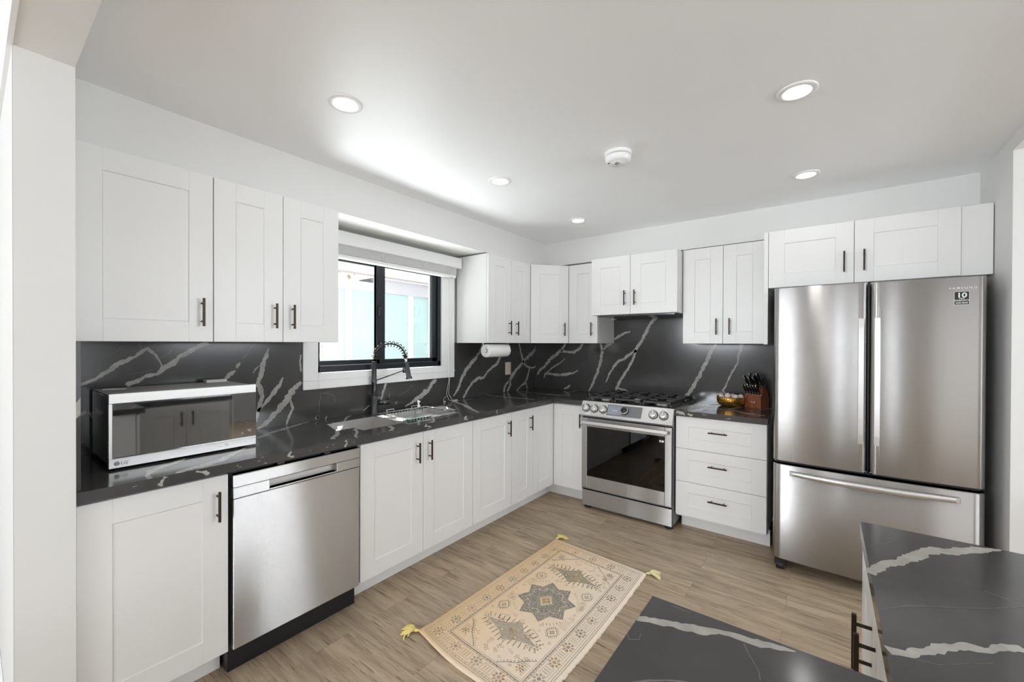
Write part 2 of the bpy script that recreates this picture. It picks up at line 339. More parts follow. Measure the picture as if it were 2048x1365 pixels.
FL = Fr((0, 0, 0), (0, 1, 0), (0, 0, 1), (1, 0, 0))        # left run: u=y, v=z, w=x
FB = Fr((0, 0, 0), (1, 0, 0), (0, 0, 1), (0, -1, 0))       # back run: u=x, v=z, w=-y
FT = Fr((0, 0, 0), (1, 0, 0), (0, 1, 0), (0, 0, 1))        # tops
VEINS = {
 'left': [
  [(-3.577, 1.224, 0.014), (-3.526, 1.244, 0.0123), (-3.48, 1.279, 0.0164), (-3.436, 1.317, 0.0182), (-3.39, 1.34, 0.0145), (-3.362, 1.367, 0.0143), (-3.341, 1.38, 0.0144)],
  [(-3.343, 1.372, 0.0145), (-3.32, 1.348, 0.0119), (-3.303, 1.315, 0.0094), (-3.295, 1.291, 0.0072)],
  [(-3.422, 1.206, 0.0165), (-3.413, 1.216, 0.0203), (-3.385, 1.225, 0.0212), (-3.352, 1.245, 0.0155), (-3.308, 1.255, 0.0123), (-3.293, 1.28, 0.0238), (-3.257, 1.301, 0.0245), (-3.226, 1.333, 0.0245), (-3.188, 1.362, 0.0222), (-3.149, 1.389, 0.0196), (-3.106, 1.408, 0.0148)],
  [(-3.032, 1.21, 0.0069), (-3.019, 1.22, 0.0208), (-2.998, 1.24, 0.0196), (-2.979, 1.255, 0.0085)],
  [(-2.974, 1.267, 0.0135), (-2.966, 1.281, 0.0177), (-2.955, 1.297, 0.0055)],
  [(-2.809, 1.377, 0.0058), (-2.821, 1.33, 0.0216), (-2.838, 1.292, 0.025), (-2.849, 1.24, 0.0247), (-2.863, 1.18, 0.0221), (-2.85, 1.134, 0.024), (-2.847, 1.103, 0.0246), (-2.856, 1.058, 0.0249), (-2.864, 1.014, 0.0213), (-2.876, 0.956, 0.0142)],
  [(-2.728, 1.2, 0.0062), (-2.748, 1.156, 0.0195), (-2.785, 1.105, 0.0218), (-2.828, 1.055, 0.0193), (-2.863, 1.012, 0.0213)],
  [(-2.622, 1.166, 0.021), (-2.664, 1.125, 0.0331), (-2.703, 1.065, 0.0368), (-2.748, 1.015, 0.0307), (-2.785, 0.973, 0.0305), (-2.828, 0.933, 0.0224), (-2.869, 0.915, 0.0094)],
  [(-2.686, 1.059, 0.0114), (-2.675, 1.006, 0.0142), (-2.695, 0.96, 0.0146), (-2.71, 0.913, 0.0096)],
  [(-2.623, 1.334, 0.0097), (-2.628, 1.285, 0.0112), (-2.622, 1.228, 0.008)],
  [(-3.575, 1.087, 0.0153), (-3.563, 1.099, 0.0153), (-3.552, 1.112, 0.0071)],
  [(-3.552, 1.109, 0.0062), (-3.527, 1.071, 0.0115), (-3.501, 1.041, 0.0047)],
  [(-3.516, 1.275, 0.0013), (-3.51, 1.337, 0.0014), (-3.467, 1.357, 0.0017), (-3.427, 1.393, 0.0016)],
  [(-3.381, 1.405, 0.0015), (-3.369, 1.374, 0.0015)],
  [(-3.298, 1.331, 0.0018), (-3.262, 1.36, 0.0017), (-3.242, 1.399, 0.0011)],
  [(-2.943, 1.322, 0.0021), (-2.917, 1.347, 0.0021), (-2.904, 1.38, 0.0021), (-2.876, 1.403, 0.0014)],
  [(-3.422, 1.258, 0.0012), (-3.362, 1.268, 0.0013), (-3.323, 1.278, 0.0013)],
  [(-2.89, 1.234, 0.0042), (-2.88, 1.256, 0.0072), (-2.856, 1.278, 0.0022)],
  [(-2.524, 0.924, 0.0254), (-2.514, 0.943, 0.0091)],
  [(-2.495, 1.088, 0.0025), (-2.504, 1.024, 0.0024), (-2.513, 0.961, 0.0024)],
  [(-2.489, 1.085, 0.0023), (-2.44, 1.077, 0.0023), (-2.402, 1.055, 0.0024), (-2.399, 1.013, 0.0019)],
  [(-2.522, 0.918, 0.0174), (-2.512, 0.946, 0.0038)],
  [(-2.464, 0.913, 0.0116), (-2.457, 0.933, 0.0032)],
  [(-2.001, 1.11, 0.0177), (-2.025, 1.044, 0.0176), (-2.041, 0.992, 0.016)],
  [(-2.049, 1.013, 0.0085), (-2.072, 1.006, 0.0117), (-2.14, 0.964, 0.0116), (-2.191, 0.931, 0.0057)],
  [(-1.51, 1.107, 0.0322), (-1.555, 1.069, 0.0389), (-1.6, 1.02, 0.0356), (-1.662, 0.988, 0.0373), (-1.727, 0.959, 0.0323), (-1.825, 0.918, 0.0078)],
  [(-2.156, 1.066, 0.0034), (-2.144, 1.046, 0.0048)],
  [(-1.915, 0.95, 0.0066), (-1.903, 0.964, 0.0042)],
  [(-1.755, 1.084, 0.0026), (-1.799, 1.038, 0.0024), (-1.894, 1.004, 0.0015)],
  [(-0.911, 1.406, 0.0344), (-0.961, 1.32, 0.0321), (-1.05, 1.246, 0.0333), (-1.159, 1.165, 0.0337), (-1.218, 1.084, 0.0315), (-1.248, 1.014, 0.0284), (-1.305, 0.945, 0.0136)],
  [(-0.519, 1.403, 0.0328), (-0.577, 1.343, 0.0318), (-0.662, 1.268, 0.0289), (-0.708, 1.206, 0.0291), (-0.85, 1.138, 0.0247), (-0.91, 1.083, 0.0253), (-0.985, 1.085, 0.0281), (-1.065, 1.047, 0.0269), (-1.127, 0.982, 0.0286), (-1.183, 0.917, 0.0185)],
  [(-0.336, 1.407, 0.0244), (-0.304, 1.309, 0.0286), (-0.271, 1.221, 0.0302), (-0.205, 1.161, 0.0206), (-0.115, 1.138, 0.0181), (-0.046, 1.142, 0.0202), (0.008, 1.17, 0.0166)],
  [(0.006, 1.36, 0.0408), (-0.094, 1.306, 0.0396), (-0.206, 1.25, 0.0353), (-0.271, 1.202, 0.0326), (-0.397, 1.126, 0.0358), (-0.458, 1.069, 0.0419), (-0.494, 1.029, 0.0425)],
  [(-0.49, 1.034, 0.0213), (-0.556, 0.997, 0.0195), (-0.585, 0.958, 0.0262), (-0.596, 0.916, 0.023)],
  [(-0.494, 1.029, 0.0274), (-0.487, 0.98, 0.0275), (-0.536, 0.918, 0.0217)],
  [(-0.138, 1.139, 0.0261), (-0.171, 1.064, 0.0298), (-0.215, 0.99, 0.0291), (-0.312, 0.947, 0.0188), (-0.379, 0.911, 0.0127)],
  [(-0.215, 0.99, 0.0197), (-0.177, 0.916, 0.0198)],
  [(0.002, 1.39, 0.0265), (-0.036, 1.355, 0.0321), (-0.012, 1.337, 0.0139)],
 ],
 'back': [
  [(0.4, 1.406, 0.0205), (0.343, 1.329, 0.0337), (0.277, 1.284, 0.0332), (0.203, 1.231, 0.0384), (0.142, 1.158, 0.0276), (0.081, 1.117, 0.028), (0.042, 1.059, 0.0175)],
  [(0.343, 1.323, 0.0277), (0.436, 1.318, 0.0274), (0.506, 1.319, 0.0273), (0.574, 1.363, 0.0281), (0.604, 1.407, 0.0235)],
  [(0.396, 1.246, 0.0078), (0.321, 1.19, 0.013), (0.233, 1.142, 0.0132), (0.161, 1.081, 0.0136)],
  [(0.128, 1.032, 0.0174), (0.15, 1.074, 0.0233), (0.248, 1.073, 0.0256), (0.337, 1.071, 0.0277), (0.423, 1.081, 0.0273), (0.493, 1.103, 0.0222), (0.551, 1.13, 0.0098)],
  [(0.383, 0.923, 0.0075), (0.43, 0.943, 0.0251), (0.456, 0.969, 0.0102)],
  [(0.801, 1.41, 0.0177), (0.823, 1.336, 0.0278), (0.811, 1.253, 0.0252), (0.78, 1.14, 0.0252), (0.741, 1.043, 0.0226), (0.709, 0.975, 0.0175), (0.675, 0.919, 0.0112)],
  [(0.823, 1.339, 0.0169), (0.867, 1.375, 0.0143), (0.92, 1.405, 0.0141)],
  [(0.855, 1.38, 0.0189), (0.952, 1.456, 0.0258), (1.041, 1.506, 0.0222), (1.111, 1.528, 0.0119)],
  [(1.387, 1.695, 0.028), (1.355, 1.654, 0.0282), (1.319, 1.614, 0.0283), (1.263, 1.526, 0.0286), (1.213, 1.423, 0.0302), (1.163, 1.342, 0.0288), (1.094, 1.297, 0.0271), (1.049, 1.263, 0.0262), (0.996, 1.237, 0.0217), (0.947, 1.181, 0.0201), (0.9, 1.11, 0.0164), (0.864, 1.023, 0.0093)],
  [(1.168, 1.351, 0.0242), (1.139, 1.265, 0.0262), (1.1, 1.182, 0.0243), (1.055, 1.117, 0.0245), (1.01, 1.037, 0.0247), (0.974, 0.966, 0.0249), (0.954, 0.925, 0.015)],
  [(0.985, 0.972, 0.015), (1.061, 0.957, 0.0168), (1.131, 0.934, 0.0099)],
  [(1.863, 1.411, 0.0239), (1.829, 1.351, 0.0299), (1.801, 1.282, 0.028), (1.762, 1.198, 0.0322), (1.722, 1.11, 0.0345), (1.673, 1.019, 0.0287), (1.615, 0.935, 0.0249)],
  [(1.812, 1.408, 0.0051), (1.833, 1.387, 0.0084)],
  [(2.061, 1.412, 0.0273), (2.054, 1.354, 0.0202), (2.032, 1.312, 0.0184), (2.03, 1.271, 0.0132), (2.023, 1.242, 0.0134), (1.987, 1.174, 0.0139), (1.953, 1.097, 0.0139), (1.935, 1.045, 0.0136), (1.916, 1.017, 0.0116), (1.942, 0.987, 0.0099)],
 ],
 'counter': [
  [(0.425, -3.305, 0.0188), (0.478, -3.366, 0.0331), (0.528, -3.427, 0.0351), (0.587, -3.462, 0.0152), (0.68, -3.474, 0.0122)],
  [(0.427, -3.078, 0.0231), (0.501, -3.158, 0.0311), (0.581, -3.233, 0.0385), (0.607, -3.3, 0.0468), (0.614, -3.354, 0.0361), (0.677, -3.406, 0.0117)],
  [(0.261, -2.963, 0.0245), (0.166, -2.853, 0.0395), (0.107, -2.742, 0.0368), (-0.005, -2.543, 0.0199)],
  [(0.705, -3.49, 0.0091), (0.744, -3.477, 0.0072), (0.779, -3.498, 0.0178)],
  [(0.001, -2.265, 0.0117), (0.062, -2.339, 0.0166), (0.184, -2.429, 0.0117)],
  [(0.297, -2.522, 0.0261), (0.402, -2.603, 0.0229), (0.488, -2.659, 0.0239), (0.576, -2.736, 0.027)],
  [(0.442, -2.519, 0.0253), (0.527, -2.556, 0.0177), (0.602, -2.616, 0.0151), (0.659, -2.638, 0.0148)],
  [(-0.014, -1.987, 0.0287), (0.093, -2.032, 0.0141), (0.17, -2.109, 0.0143)],
  [(0.521, -2.341, 0.0266), (0.595, -2.372, 0.017), (0.649, -2.43, 0.0173)],
  [(0.517, -1.991, 0.0108), (0.61, -2.062, 0.0116), (0.654, -2.123, 0.0181)],
  [(-0.006, -1.314, 0.0215), (0.201, -1.422, 0.0321), (0.334, -1.473, 0.0369), (0.461, -1.557, 0.0286), (0.624, -1.654, 0.0154)],
  [(0.061, -1.363, 0.016), (0.083, -1.274, 0.0189), (0.091, -1.142, 0.011)],
  [(0.375, -1.78, 0.0134), (0.321, -1.667, 0.0103), (0.216, -1.582, 0.0154), (0.211, -1.51, 0.0383)],
  [(0.009, -0.361, 0.0244), (0.268, -0.455, 0.0292), (0.525, -0.429, 0.0509), (0.637, -0.397, 0.0444), (0.779, -0.225, 0.0255)],
  [(-0.01, -0.858, 0.0269), (0.26, -0.863, 0.0338), (0.562, -0.835, 0.0201)],
  [(0.494, -0.146, 0.0311), (0.526, -0.054, 0.0439), (0.544, 0.042, 0.0205)],
 ],
 'right': [
  [(1.855, -0.196, 0.0401), (1.885, -0.151, 0.0395), (1.924, -0.113, 0.0268)],
  [(1.882, -0.435, 0.0555), (1.943, -0.417, 0.042), (2.012, -0.363, 0.0207), (2.075, -0.174, 0.0203), (2.108, -0.101, 0.0132)],
  [(2.012, -0.363, 0.0225), (2.114, -0.447, 0.0273), (2.174, -0.511, 0.0372), (2.271, -0.529, 0.0185)],
  [(2.213, -0.244, 0.0115), (2.247, -0.167, 0.0205), (2.288, -0.077, 0.021)],
  [(1.71, -0.65, 0.0426), (1.725, -0.489, 0.0589), (1.762, -0.337, 0.1), (1.828, -0.246, 0.0926), (1.923, -0.131, 0.041)],
  [(1.808, -0.655, 0.0443), (1.851, -0.564, 0.0665), (1.862, -0.38, 0.0141), (1.804, -0.333, 0.0521)],
 ],
 'pen': [
  [(2.679, -2.683, 0.0178), (2.713, -2.615, 0.0195), (2.744, -2.577, 0.0264), (2.763, -2.546, 0.0267), (2.791, -2.492, 0.024), (2.821, -2.455, 0.0281), (2.845, -2.446, 0.0303), (2.879, -2.416, 0.032), (2.914, -2.373, 0.0256), (2.944, -2.354, 0.0072)],
  [(2.677, -2.97, 0.024), (2.695, -2.963, 0.0207), (2.712, -2.954, 0.0208), (2.732, -2.933, 0.0135), (2.753, -2.908, 0.0207), (2.774, -2.888, 0.0153), (2.795, -2.869, 0.0223), (2.815, -2.865, 0.0116), (2.837, -2.842, 0.0156), (2.864, -2.825, 0.019)],
  [(2.68, -2.841, 0.001), (2.728, -2.789, 0.0015), (2.785, -2.75, 0.0017), (2.844, -2.71, 0.0016), (2.906, -2.656, 0.0022)],
  [(2.711, -2.966, 0.0015), (2.744, -2.958, 0.0012), (2.789, -2.922, 0.001), (2.814, -2.9, 0.0008)],
  [(2.714, -2.489, 0.0017), (2.742, -2.459, 0.0024), (2.766, -2.462, 0.0029)],
  [(2.861, -2.628, 0.0022), (2.891, -2.639, 0.0028)],
  [(2.33, -3.135, 0.0156), (2.366, -3.123, 0.0155), (2.397, -3.115, 0.0175), (2.43, -3.099, 0.022), (2.456, -3.084, 0.0205), (2.482, -3.078, 0.0222), (2.509, -3.077, 0.0228), (2.535, -3.065, 0.0166), (2.565, -3.058, 0.0032)],
  [(2.377, -3.281, 0.0036), (2.396, -3.261, 0.0042), (2.421, -3.241, 0.0045), (2.443, -3.231, 0.0041)],
  [(2.496, -3.091, 0.0016), (2.509, -3.118, 0.0013), (2.522, -3.14, 0.0012), (2.527, -3.162, 0.0008)],
  [(2.331, -3.182, 0.001), (2.34, -3.198, 0.0011), (2.354, -3.187, 0.0011), (2.351, -3.171, 0.0007)],
  [(2.369, -3.061, 0.0015), (2.39, -3.061, 0.0019), (2.406, -3.061, 0.0014)],
 ],
}
# ================================================================= the room
CEIL = 2.405
struct(MB().box(-.16, 6.6, -3.785, .15, -.1, 0).box(-1.6, 6.6, -8.1, -3.785, -.1, 0).build('floor', 'floor'))
struct(MB().box(-.16, 6.6, -3.785, .15, CEIL, CEIL + .1).box(-1.6, 6.6, -8.1, -3.785, CEIL, CEIL + .1).build('ceiling', 'ceiling'))
WY0, WY1, WZ0, WZ1 = -2.531, -1.435, 1.213, 2.04        # kitchen window opening
w = MB()
w.box(-.16, 0, -3.66, WY0, 0, CEIL); w.box(-.16, 0, WY1, .15, 0, CEIL); w.box(-.16, 0, WY0, WY1, 0, WZ0); w.box(-.16, 0, WY0, WY1, WZ1, CEIL)
struct(w.build('wall_left', 'wall'))
struct(MB().box(0, 3.60, 0, .15, 0, CEIL).build('wall_back', 'wall'))
w = MB(); w.box(3.31, 3.60, -.866, 0, 0, CEIL); w.box(3.31, 3.60, -3.785, -.866, 2.335, CEIL)
struct(w.build('wall_right', 'wall'))
w = MB(); w.box(-1.6, .652, -3.785, -3.655, 0, 2.302); w.box(-1.6, 3.31, -3.785, -3.655, 2.302, CEIL)
struct(w.build('wall_divider', 'wall'))
struct(MB().box(-1.5, .652, -3.7865, -3.7851, .11, 2.302).box(-1.5, 3.31, -3.7865, -3.7851, 2.302, CEIL).build('dimmed_face_skin', 'dimmed_face'))  # thin sheet added over the divider, its colour darkened against too much light
# unseen dining side: walls, with openings mostly added to shape light and reflections
w = MB()
OPEN = ((-1.45, -.95, 1.47, 2.1), (-.25, 1.15, 1.45, 2.25), (2.31, 2.61, .05, 2.2), (2.85, 3.03, .05, 2.2), (3.74, 3.98, .05, 2.2), (4.9, 6.3, .4, 2.2))  # first one read from its reflection; narrow strips added for fridge bands
xs = -1.6
for x0, x1, z0, z1 in OPEN:
    w.box(xs, x0, -8.1, -8, 0, CEIL); w.box(x0, x1, -8.1, -8, 0, z0); w.box(x0, x1, -8.1, -8, z1, CEIL); xs = x1
w.box(xs, 6.6, -8.1, -8, 0, CEIL)
struct(w.build('wall_dining', 'dining'))
w = MB(); w.box(6.5, 6.6, -8, -5.2, 0, CEIL); w.box(6.5, 6.6, -2.6, -1.8, 0, CEIL); w.box(6.5, 6.6, -.3, .15, 0, CEIL); w.box(6.5, 6.6, -5.2, -2.6, 2.2, CEIL)
w.box(6.5, 6.6, -1.8, -.3, 0, 1.45); w.box(6.5, 6.6, -1.8, -.3, 2.2, CEIL); w.box(3.6, 6.5, .05, .15, 0, CEIL); w.box(-1.6, -1.5, -8, -3.785, 0, CEIL)
struct(w.build('wall_patio', 'dining'))
# bulkheads over the wall cabinets
struct(MB().box(0, .343, -3.655, 0, 2.167, CEIL).build('trim_1', 'wall'))
struct(MB().box(.343, 3.31, -.343, 0, 2.176, CEIL).build('trim_2', 'wall'))
# crown moulding and baseboard on the dining face of the divider
w = MB()
prof = [(0, 0), (.012, 0), (.016, .012), (.03, .022), (.036, .05), (.055, .066), (.062, .085), (.07, .09), (.07, .105), (0, .105)]
for x0, x1 in ((-1.5, 3.31),):
    b = w.vs([(x0, -3.785 - d, 2.3 + h) for d, h in prof] + [(x1, -3.785 - d, 2.3 + h) for d, h in prof]); n = len(prof)
    for i in range(n): w.face([b + i, b + (i + 1) % n, b + n + (i + 1) % n, b + n + i])
    w.face(range(b, b + n)); w.face(range(b + n, b + 2 * n))
struct(w.build('trim_3', 'trim'))
struct(MB().box(-1.5, .62, -3.80, -3.785, 0, .11, .004).build('baseboard_divider', 'trim'))

# ---------------------------------------------------------------- kitchen window
WF = Fr((0, 0, 0), (0, 1, 0), (0, 0, 1), (1, 0, 0))
win = bpy.data.objects.new('window_1', None); COL.objects.link(win); win.location = (0, -1.98, 1.213); struct(win)
c = MB(WF)                                                    # white casing
cy0, cy1, cz0, cz1 = -2.615, -1.305, 1.113, 2.12
c.box(cy0, WY0 + .012, cz0, cz1, 0, .032, .003); c.box(WY1 - .012, cy1, cz0, cz1, 0, .032, .003); c.box(WY0 + .012, WY1 - .012, cz0, WZ0 + .004, 0, .032, .003); c.box(WY0 + .012, WY1 - .012, WZ1, cz1, 0, .032, .003)
c.box(cy0, cy1, cz0 + .055, cz0 + .062, .03, .037, .002)
c.box(WY1 + .055, WY1 + .062, cz0, cz1, .03, .037, .002)
c.build('window_casing', 'trim', win)
c = MB(WF)                                                    # black aluminium frame
c.box(WY0, WY0 + .035, WZ0, WZ1, -.10, .008, .003); c.box(WY1 - .042, WY1, WZ0, WZ1, -.10, .008, .003)
c.box(WY0, WY1, WZ0, WZ0 + .045, -.10, .008, .003); c.box(WY0, WY1, WZ1 - .035, WZ1, -.10, .008, .003)
c.box(WY0 + .03, WY1 - .04, WZ0 + .045, WZ0 + .052, -.045, -.04, 0)
c.build('window_frame', 'frame', win)
for nm, y0, y1, w0 in (('sash', WY0 + .035, -1.985, -.075), ('sash', -2.062, WY1 - .042, -.04)):
    s_ = MB(WF); b_ = .038 if y0 < -2.1 else .05
    rb = .088 if y0 > -2.1 else .05
    lo = WZ0 + (.045 if y0 < -2.1 else .045)
    s_.box(y0, y0 + b_ * .55, lo, WZ1 - .03, w0, w0 + .03, .002); s_.box(y1 - b_, y1, lo, WZ1 - .03, w0, w0 + .03, .002)
    s_.box(y0, y1, lo, lo + .03, w0, w0 + .03, .002); s_.box(y0, y1, WZ1 - .07, WZ1 - .03, w0, w0 + .03, .002)
    if y0 > -2.1: s_.box(y0, y0 + .075, lo, WZ1 - .03, w0 - .004, w0 + .028, .002)
    so = s_.build('sash', 'frame', win)
    MB(WF).box(y0 + .02, y1 - .02, lo + .02, WZ1 - .05, w0 + .012, w0 + .016).build('pane', 'glass', so)
    if y0 > -2.1:
        k = MB(WF); k.box(y0 + .008, y0 + .03, 1.585, 1.69, w0 + .028, w0 + .036, .004); k.tube([(y0 + .02, 1.60, w0 + .036), (y0 + .014, 1.62, w0 + .052), (y0 + .014, 1.66, w0 + .052), (y0 + .02, 1.68, w0 + .036)], .006, 8)
        k.build('latch', 'frame', so)
# blind drawn up at the head of the window
bl = thing('window_blind', 'white slatted blind drawn up at the top of the kitchen window', 'blind', (.06, -1.98, 1.96))
MB(WF).box(-2.63, -1.298, 2.047, 2.135, .04, .112, .004).build('valance', 'blind', bl)
s_ = MB(WF)
for i in range(11):
    z0 = 1.988 + i * .0055; s_.box(-2.60, -1.345, z0, z0 + .0034, .045 + .002 * (i % 2), .095 + .002 * (i % 2), .001)
s_.build('slats', 'blind', bl)
MB(WF).box(-2.60, -1.352, 1.962, 1.985, .045, .098, .004).build('bottom_rail', 'blind', bl)
for y in (-2.50, -2.07, -1.72, -1.43):
    MB(WF).tube([(y - .014, 2.05, .099), (y - .015, 1.966, .1), (y, 1.956, .1), (y + .015, 1.966, .1), (y + .014, 2.05, .099)], .0019, 6).build('ladder_cord', 'cord', bl)
s_ = MB(WF)
for k, dy in ((0, 0), (1, .012)):
    s_.tube([(-1.375 + dy, 1.965, .085), (-1.372 + dy, 1.6, .06), (-1.378 + dy, 1.25, .05), (-1.395 + dy, 1.08, .05), (-1.42 + dy * 2, .98, .052), (-1.40 + dy * 3, .925, .06), (-1.37 + dy * 2, .9145, .07 + .01 * k), (-1.32, .9142, .075)], .0016, 6)
s_.tube([(-1.42, .96, .052), (-1.45, .945, .055), (-1.462, .925, .06), (-1.455, .916, .065)], .0014, 5)
s_.build('pull_cord', 'cord', bl)
MB(WF).tube([(-1.345, .918, .073), (-1.31, .917, .076)], [.006, .004], 8).build('cord_tassel', 'beige', bl)
MB(WF).tube([(-1.462, .918, .063), (-1.445, .917, .067)], [.006, .004], 8).build('cord_tassel', 'beige', bl)

# ---------------------------------------------------------------- outside the kitchen window
nb = thing('neighbour_building', 'pale aqua building wall with lavender fascia outside the kitchen window', 'building', (-2.4, 0, 0))
MB().box(-2.5, -2.2, -4.5, 5, 0, 2.085).build('wall', 'stucco', nb)
s_ = MB()
for y in (-3.0, -1.95, -.96, .02, 1.1, 2.2): s_.box(-2.2, -2.185, y - .05, y + .05, 0, 2.085)
s_.build('batten', 'batten', nb)
MB().box(-2.5, -2.16, -.62, 5, 2.085, 2.27).build('fascia', 'fascia', nb)
MB().box(-2.5, -2.16, -4.5, -.62, 2.085, 2.20).build('fascia', 'batten', nb)
r_ = MB(); r_.prism([(-2.1, 2.27), (-2.1, 2.30), (-4.2, 3.3), (-4.2, 3.2)], -4.5, 5); 
r_.V = [Vector((v.x, v.z, v.y)) for v in r_.V]; r_.build('roof', 'roof', nb)
MB().box(-2.19, -2.15, .36, .42, 1.6, 2.27).build('downpipe', 'fascia', nb)
tag(MB().box(-2.2, -.16, -4.5, 5, -.1, -.02).build('paving_strip', 'concrete'), 'grey paving between the kitchen window and the neighbouring wall', 'paving')
wc = thing('wind_chime', 'small hanging wind chime with two copper cups outside the left pane', 'wind chime', (-.35, -2.30, 1.22))
s_ = MB(); s_.tube([(-.35, -2.30, 2.02), (-.35, -2.30, 1.22)], .0012, 5); s_.build('string', 'text_grey', wc)
for z in (1.385, 1.318):
    s_ = MB(); s_.lathe((-.35, -2.30, z), (0, 0, 1), [(.013, -.018), (.010, .006), (.005, .014), (.001, .016)], 14); s_.build('cup', 'copper', wc)

# ================================================================= cabinets
def door(fr, u0, u1, v0, v1, parent, w1=0.0, th=.020, st=.088, name='door', rail=None):
    b = MB(fr); rl = st if rail is None else rail; c = .0011
    b.box(u0, u0 + st, v0, v1, w1 - th, w1, c); b.box(u1 - st, u1, v0, v1, w1 - th, w1, c)
    b.box(u0 + st, u1 - st, v1 - rl, v1, w1 - th, w1, c); b.box(u0 + st, u1 - st, v0, v0 + rl, w1 - th, w1, c)
    b.box(u0 + st - .004, u1 - st + .004, v0 + rl - .004, v1 - rl + .004, w1 - th + .003, w1 - .0042)
    a0, a1, z0, z1, e, lo = u0 + st, u1 - st, v0 + rl, v1 - rl, .0026, w1 - .0041      # sloped inner lip of the frame
    O = [(a0, z0, w1 - .0004), (a1, z0, w1 - .0004), (a1, z1, w1 - .0004), (a0, z1, w1 - .0004)]; I = [(a0 + e, z0 + e, lo), (a1 - e, z0 + e, lo), (a1 - e, z1 - e, lo), (a0 + e, z1 - e, lo)]
    k = b.vs(O + I)
    for i in range(4): b.face([k + i, k + (i + 1) % 4, k + 4 + (i + 1) % 4, k + 4 + i])
    return b.build(name, 'cab', parent)
def handle(fr, u, v0, v1, parent, w1=0.0, horiz=False):
    b = MB(fr); t = .0045
    if horiz:                                                   # u is the height, v0..v1 run across
        b.box(v0, v1, u - t, u + t, w1 + .026, w1 + .035, .001)
        for q in (v0 + .022, v1 - .022): b.tube([(q, u, w1), (q, u, w1 + .028)], .004, 8)
    else:
        b.box(u - t, u + t, v0, v1, w1 + .026, w1 + .035, .001)
        for q in (v0 + .022, v1 - .022): b.tube([(u, q, w1), (u, q, w1 + .028)], .004, 8)
    return b.build('handle', 'bronze', parent)
UZ0, UZ1 = 1.411, 2.152                                          # wall cabinets
HU, HB = (1.480, 1.604), (.680, .803)
G = .0015
def wall_cab(label, fr, u0, u1, wf, back, doors, z0=UZ0, z1=UZ1, hz=HU, group='white shaker wall cabinets', side=None):
    p = fr((u0 + u1) / 2, z0, (wf + back) / 2); t = thing('wall_cabinet', label, 'cabinet', p, group)
    MB(fr).box(u0, u1, z0, z1, back, wf - .0215, .0008).build('body', 'carcass' if side is None else 'cab', t)
    for (a, b, h) in doors:
        d = door(fr, a + G, b - G, z0 + .001, z1 - .001, t, wf)
        if h is not None: handle(fr, h, hz[0], hz[1], d, wf)
    return t
wall_cab('single door white wall cabinet above the microwave, nearest the left opening', FL, -3.645, -3.196, .395, .022, [(-3.645, -3.196, -3.24)], z1=2.158)
wall_cab('double door white wall cabinet just left of the kitchen window', FL, -3.195, -2.592, .395, .034, [(-3.195, -2.894, -2.936), (-2.894, -2.592, -2.85)], z1=2.158)
wall_cab('narrow double door white wall cabinet just right of the window, paper towel beneath', FL, -1.282, -.674, .395, .034, [(-1.282, -.972, -1.005), (-.972, -.674, -.90)])
# diagonal corner cabinet
t = thing('wall_cabinet', 'diagonal corner white wall cabinet with one door, between the two runs', 'cabinet', (.3, -.3, UZ0), 'white shaker wall cabinets')
b = MB(); b.prism([(.022, -.022), (.022, -.670), (.375, -.670), (.642, -.380), (.642, -.022)], UZ0, UZ1); b.build('body', 'carcass', t)
pa, pb = Vector((.3935, -.668, 0)), Vector((.6455, -.3945, 0)); du = (pb - pa).normalized(); dl = (pb - pa).length
FD = Fr(pa, du, (0, 0, 1), Vector((du.y, -du.x, 0)))
d = door(FD, .002, dl - .002, UZ0 + .001, UZ1 - .001, t, .004); handle(FD, dl - .045, HU[0], HU[1], d, .004)
wall_cab('narrow single door white wall cabinet between corner cabinet and hood cabinet', FB, .649, .947, .395, .022, [(.649, .947, .895)], side=1)
hc = wall_cab('short deep double door white wall cabinet over the range', FB, .950, 1.684, .53, .022, [(.950, 1.305, 1.262), (1.305, 1.684, 1.348)], z0=1.657, hz=(1.730, 1.855), side=1)
MB(FB).box(.953, .975, 1.640, 1.657, .03, .10, .001).build('mounting_cleat', 'cab', hc)
MB(FB).box(.99, 1.65, 1.645, 1.657, .06, .47, .002).build('hood_insert', 'darksteel', hc)
wall_cab('double door white wall cabinet between the range and the fridge', FB, 1.690, 2.268, .395, .022, [(1.690, 1.982, 1.939), (1.982, 2.268, 2.029)], z1=2.160)
fc = wall_cab('wide double door white cabinet above the stainless fridge', FB, 2.297, 3.30, .63, .022, [(2.297, 2.740, 2.692), (2.740, 3.186, 2.785)], z0=1.783, z1=2.160, hz=(1.850, 1.976), side=1)
MB(FB).box(3.188, 3.305, 1.783, 2.158, .59, .612, .001).build('filler_panel', 'cab', fc)
MB(FB).box(2.272, 2.296, 1.407, 2.160, .022, .63, .001).build('side_panel', 'cab', fc)
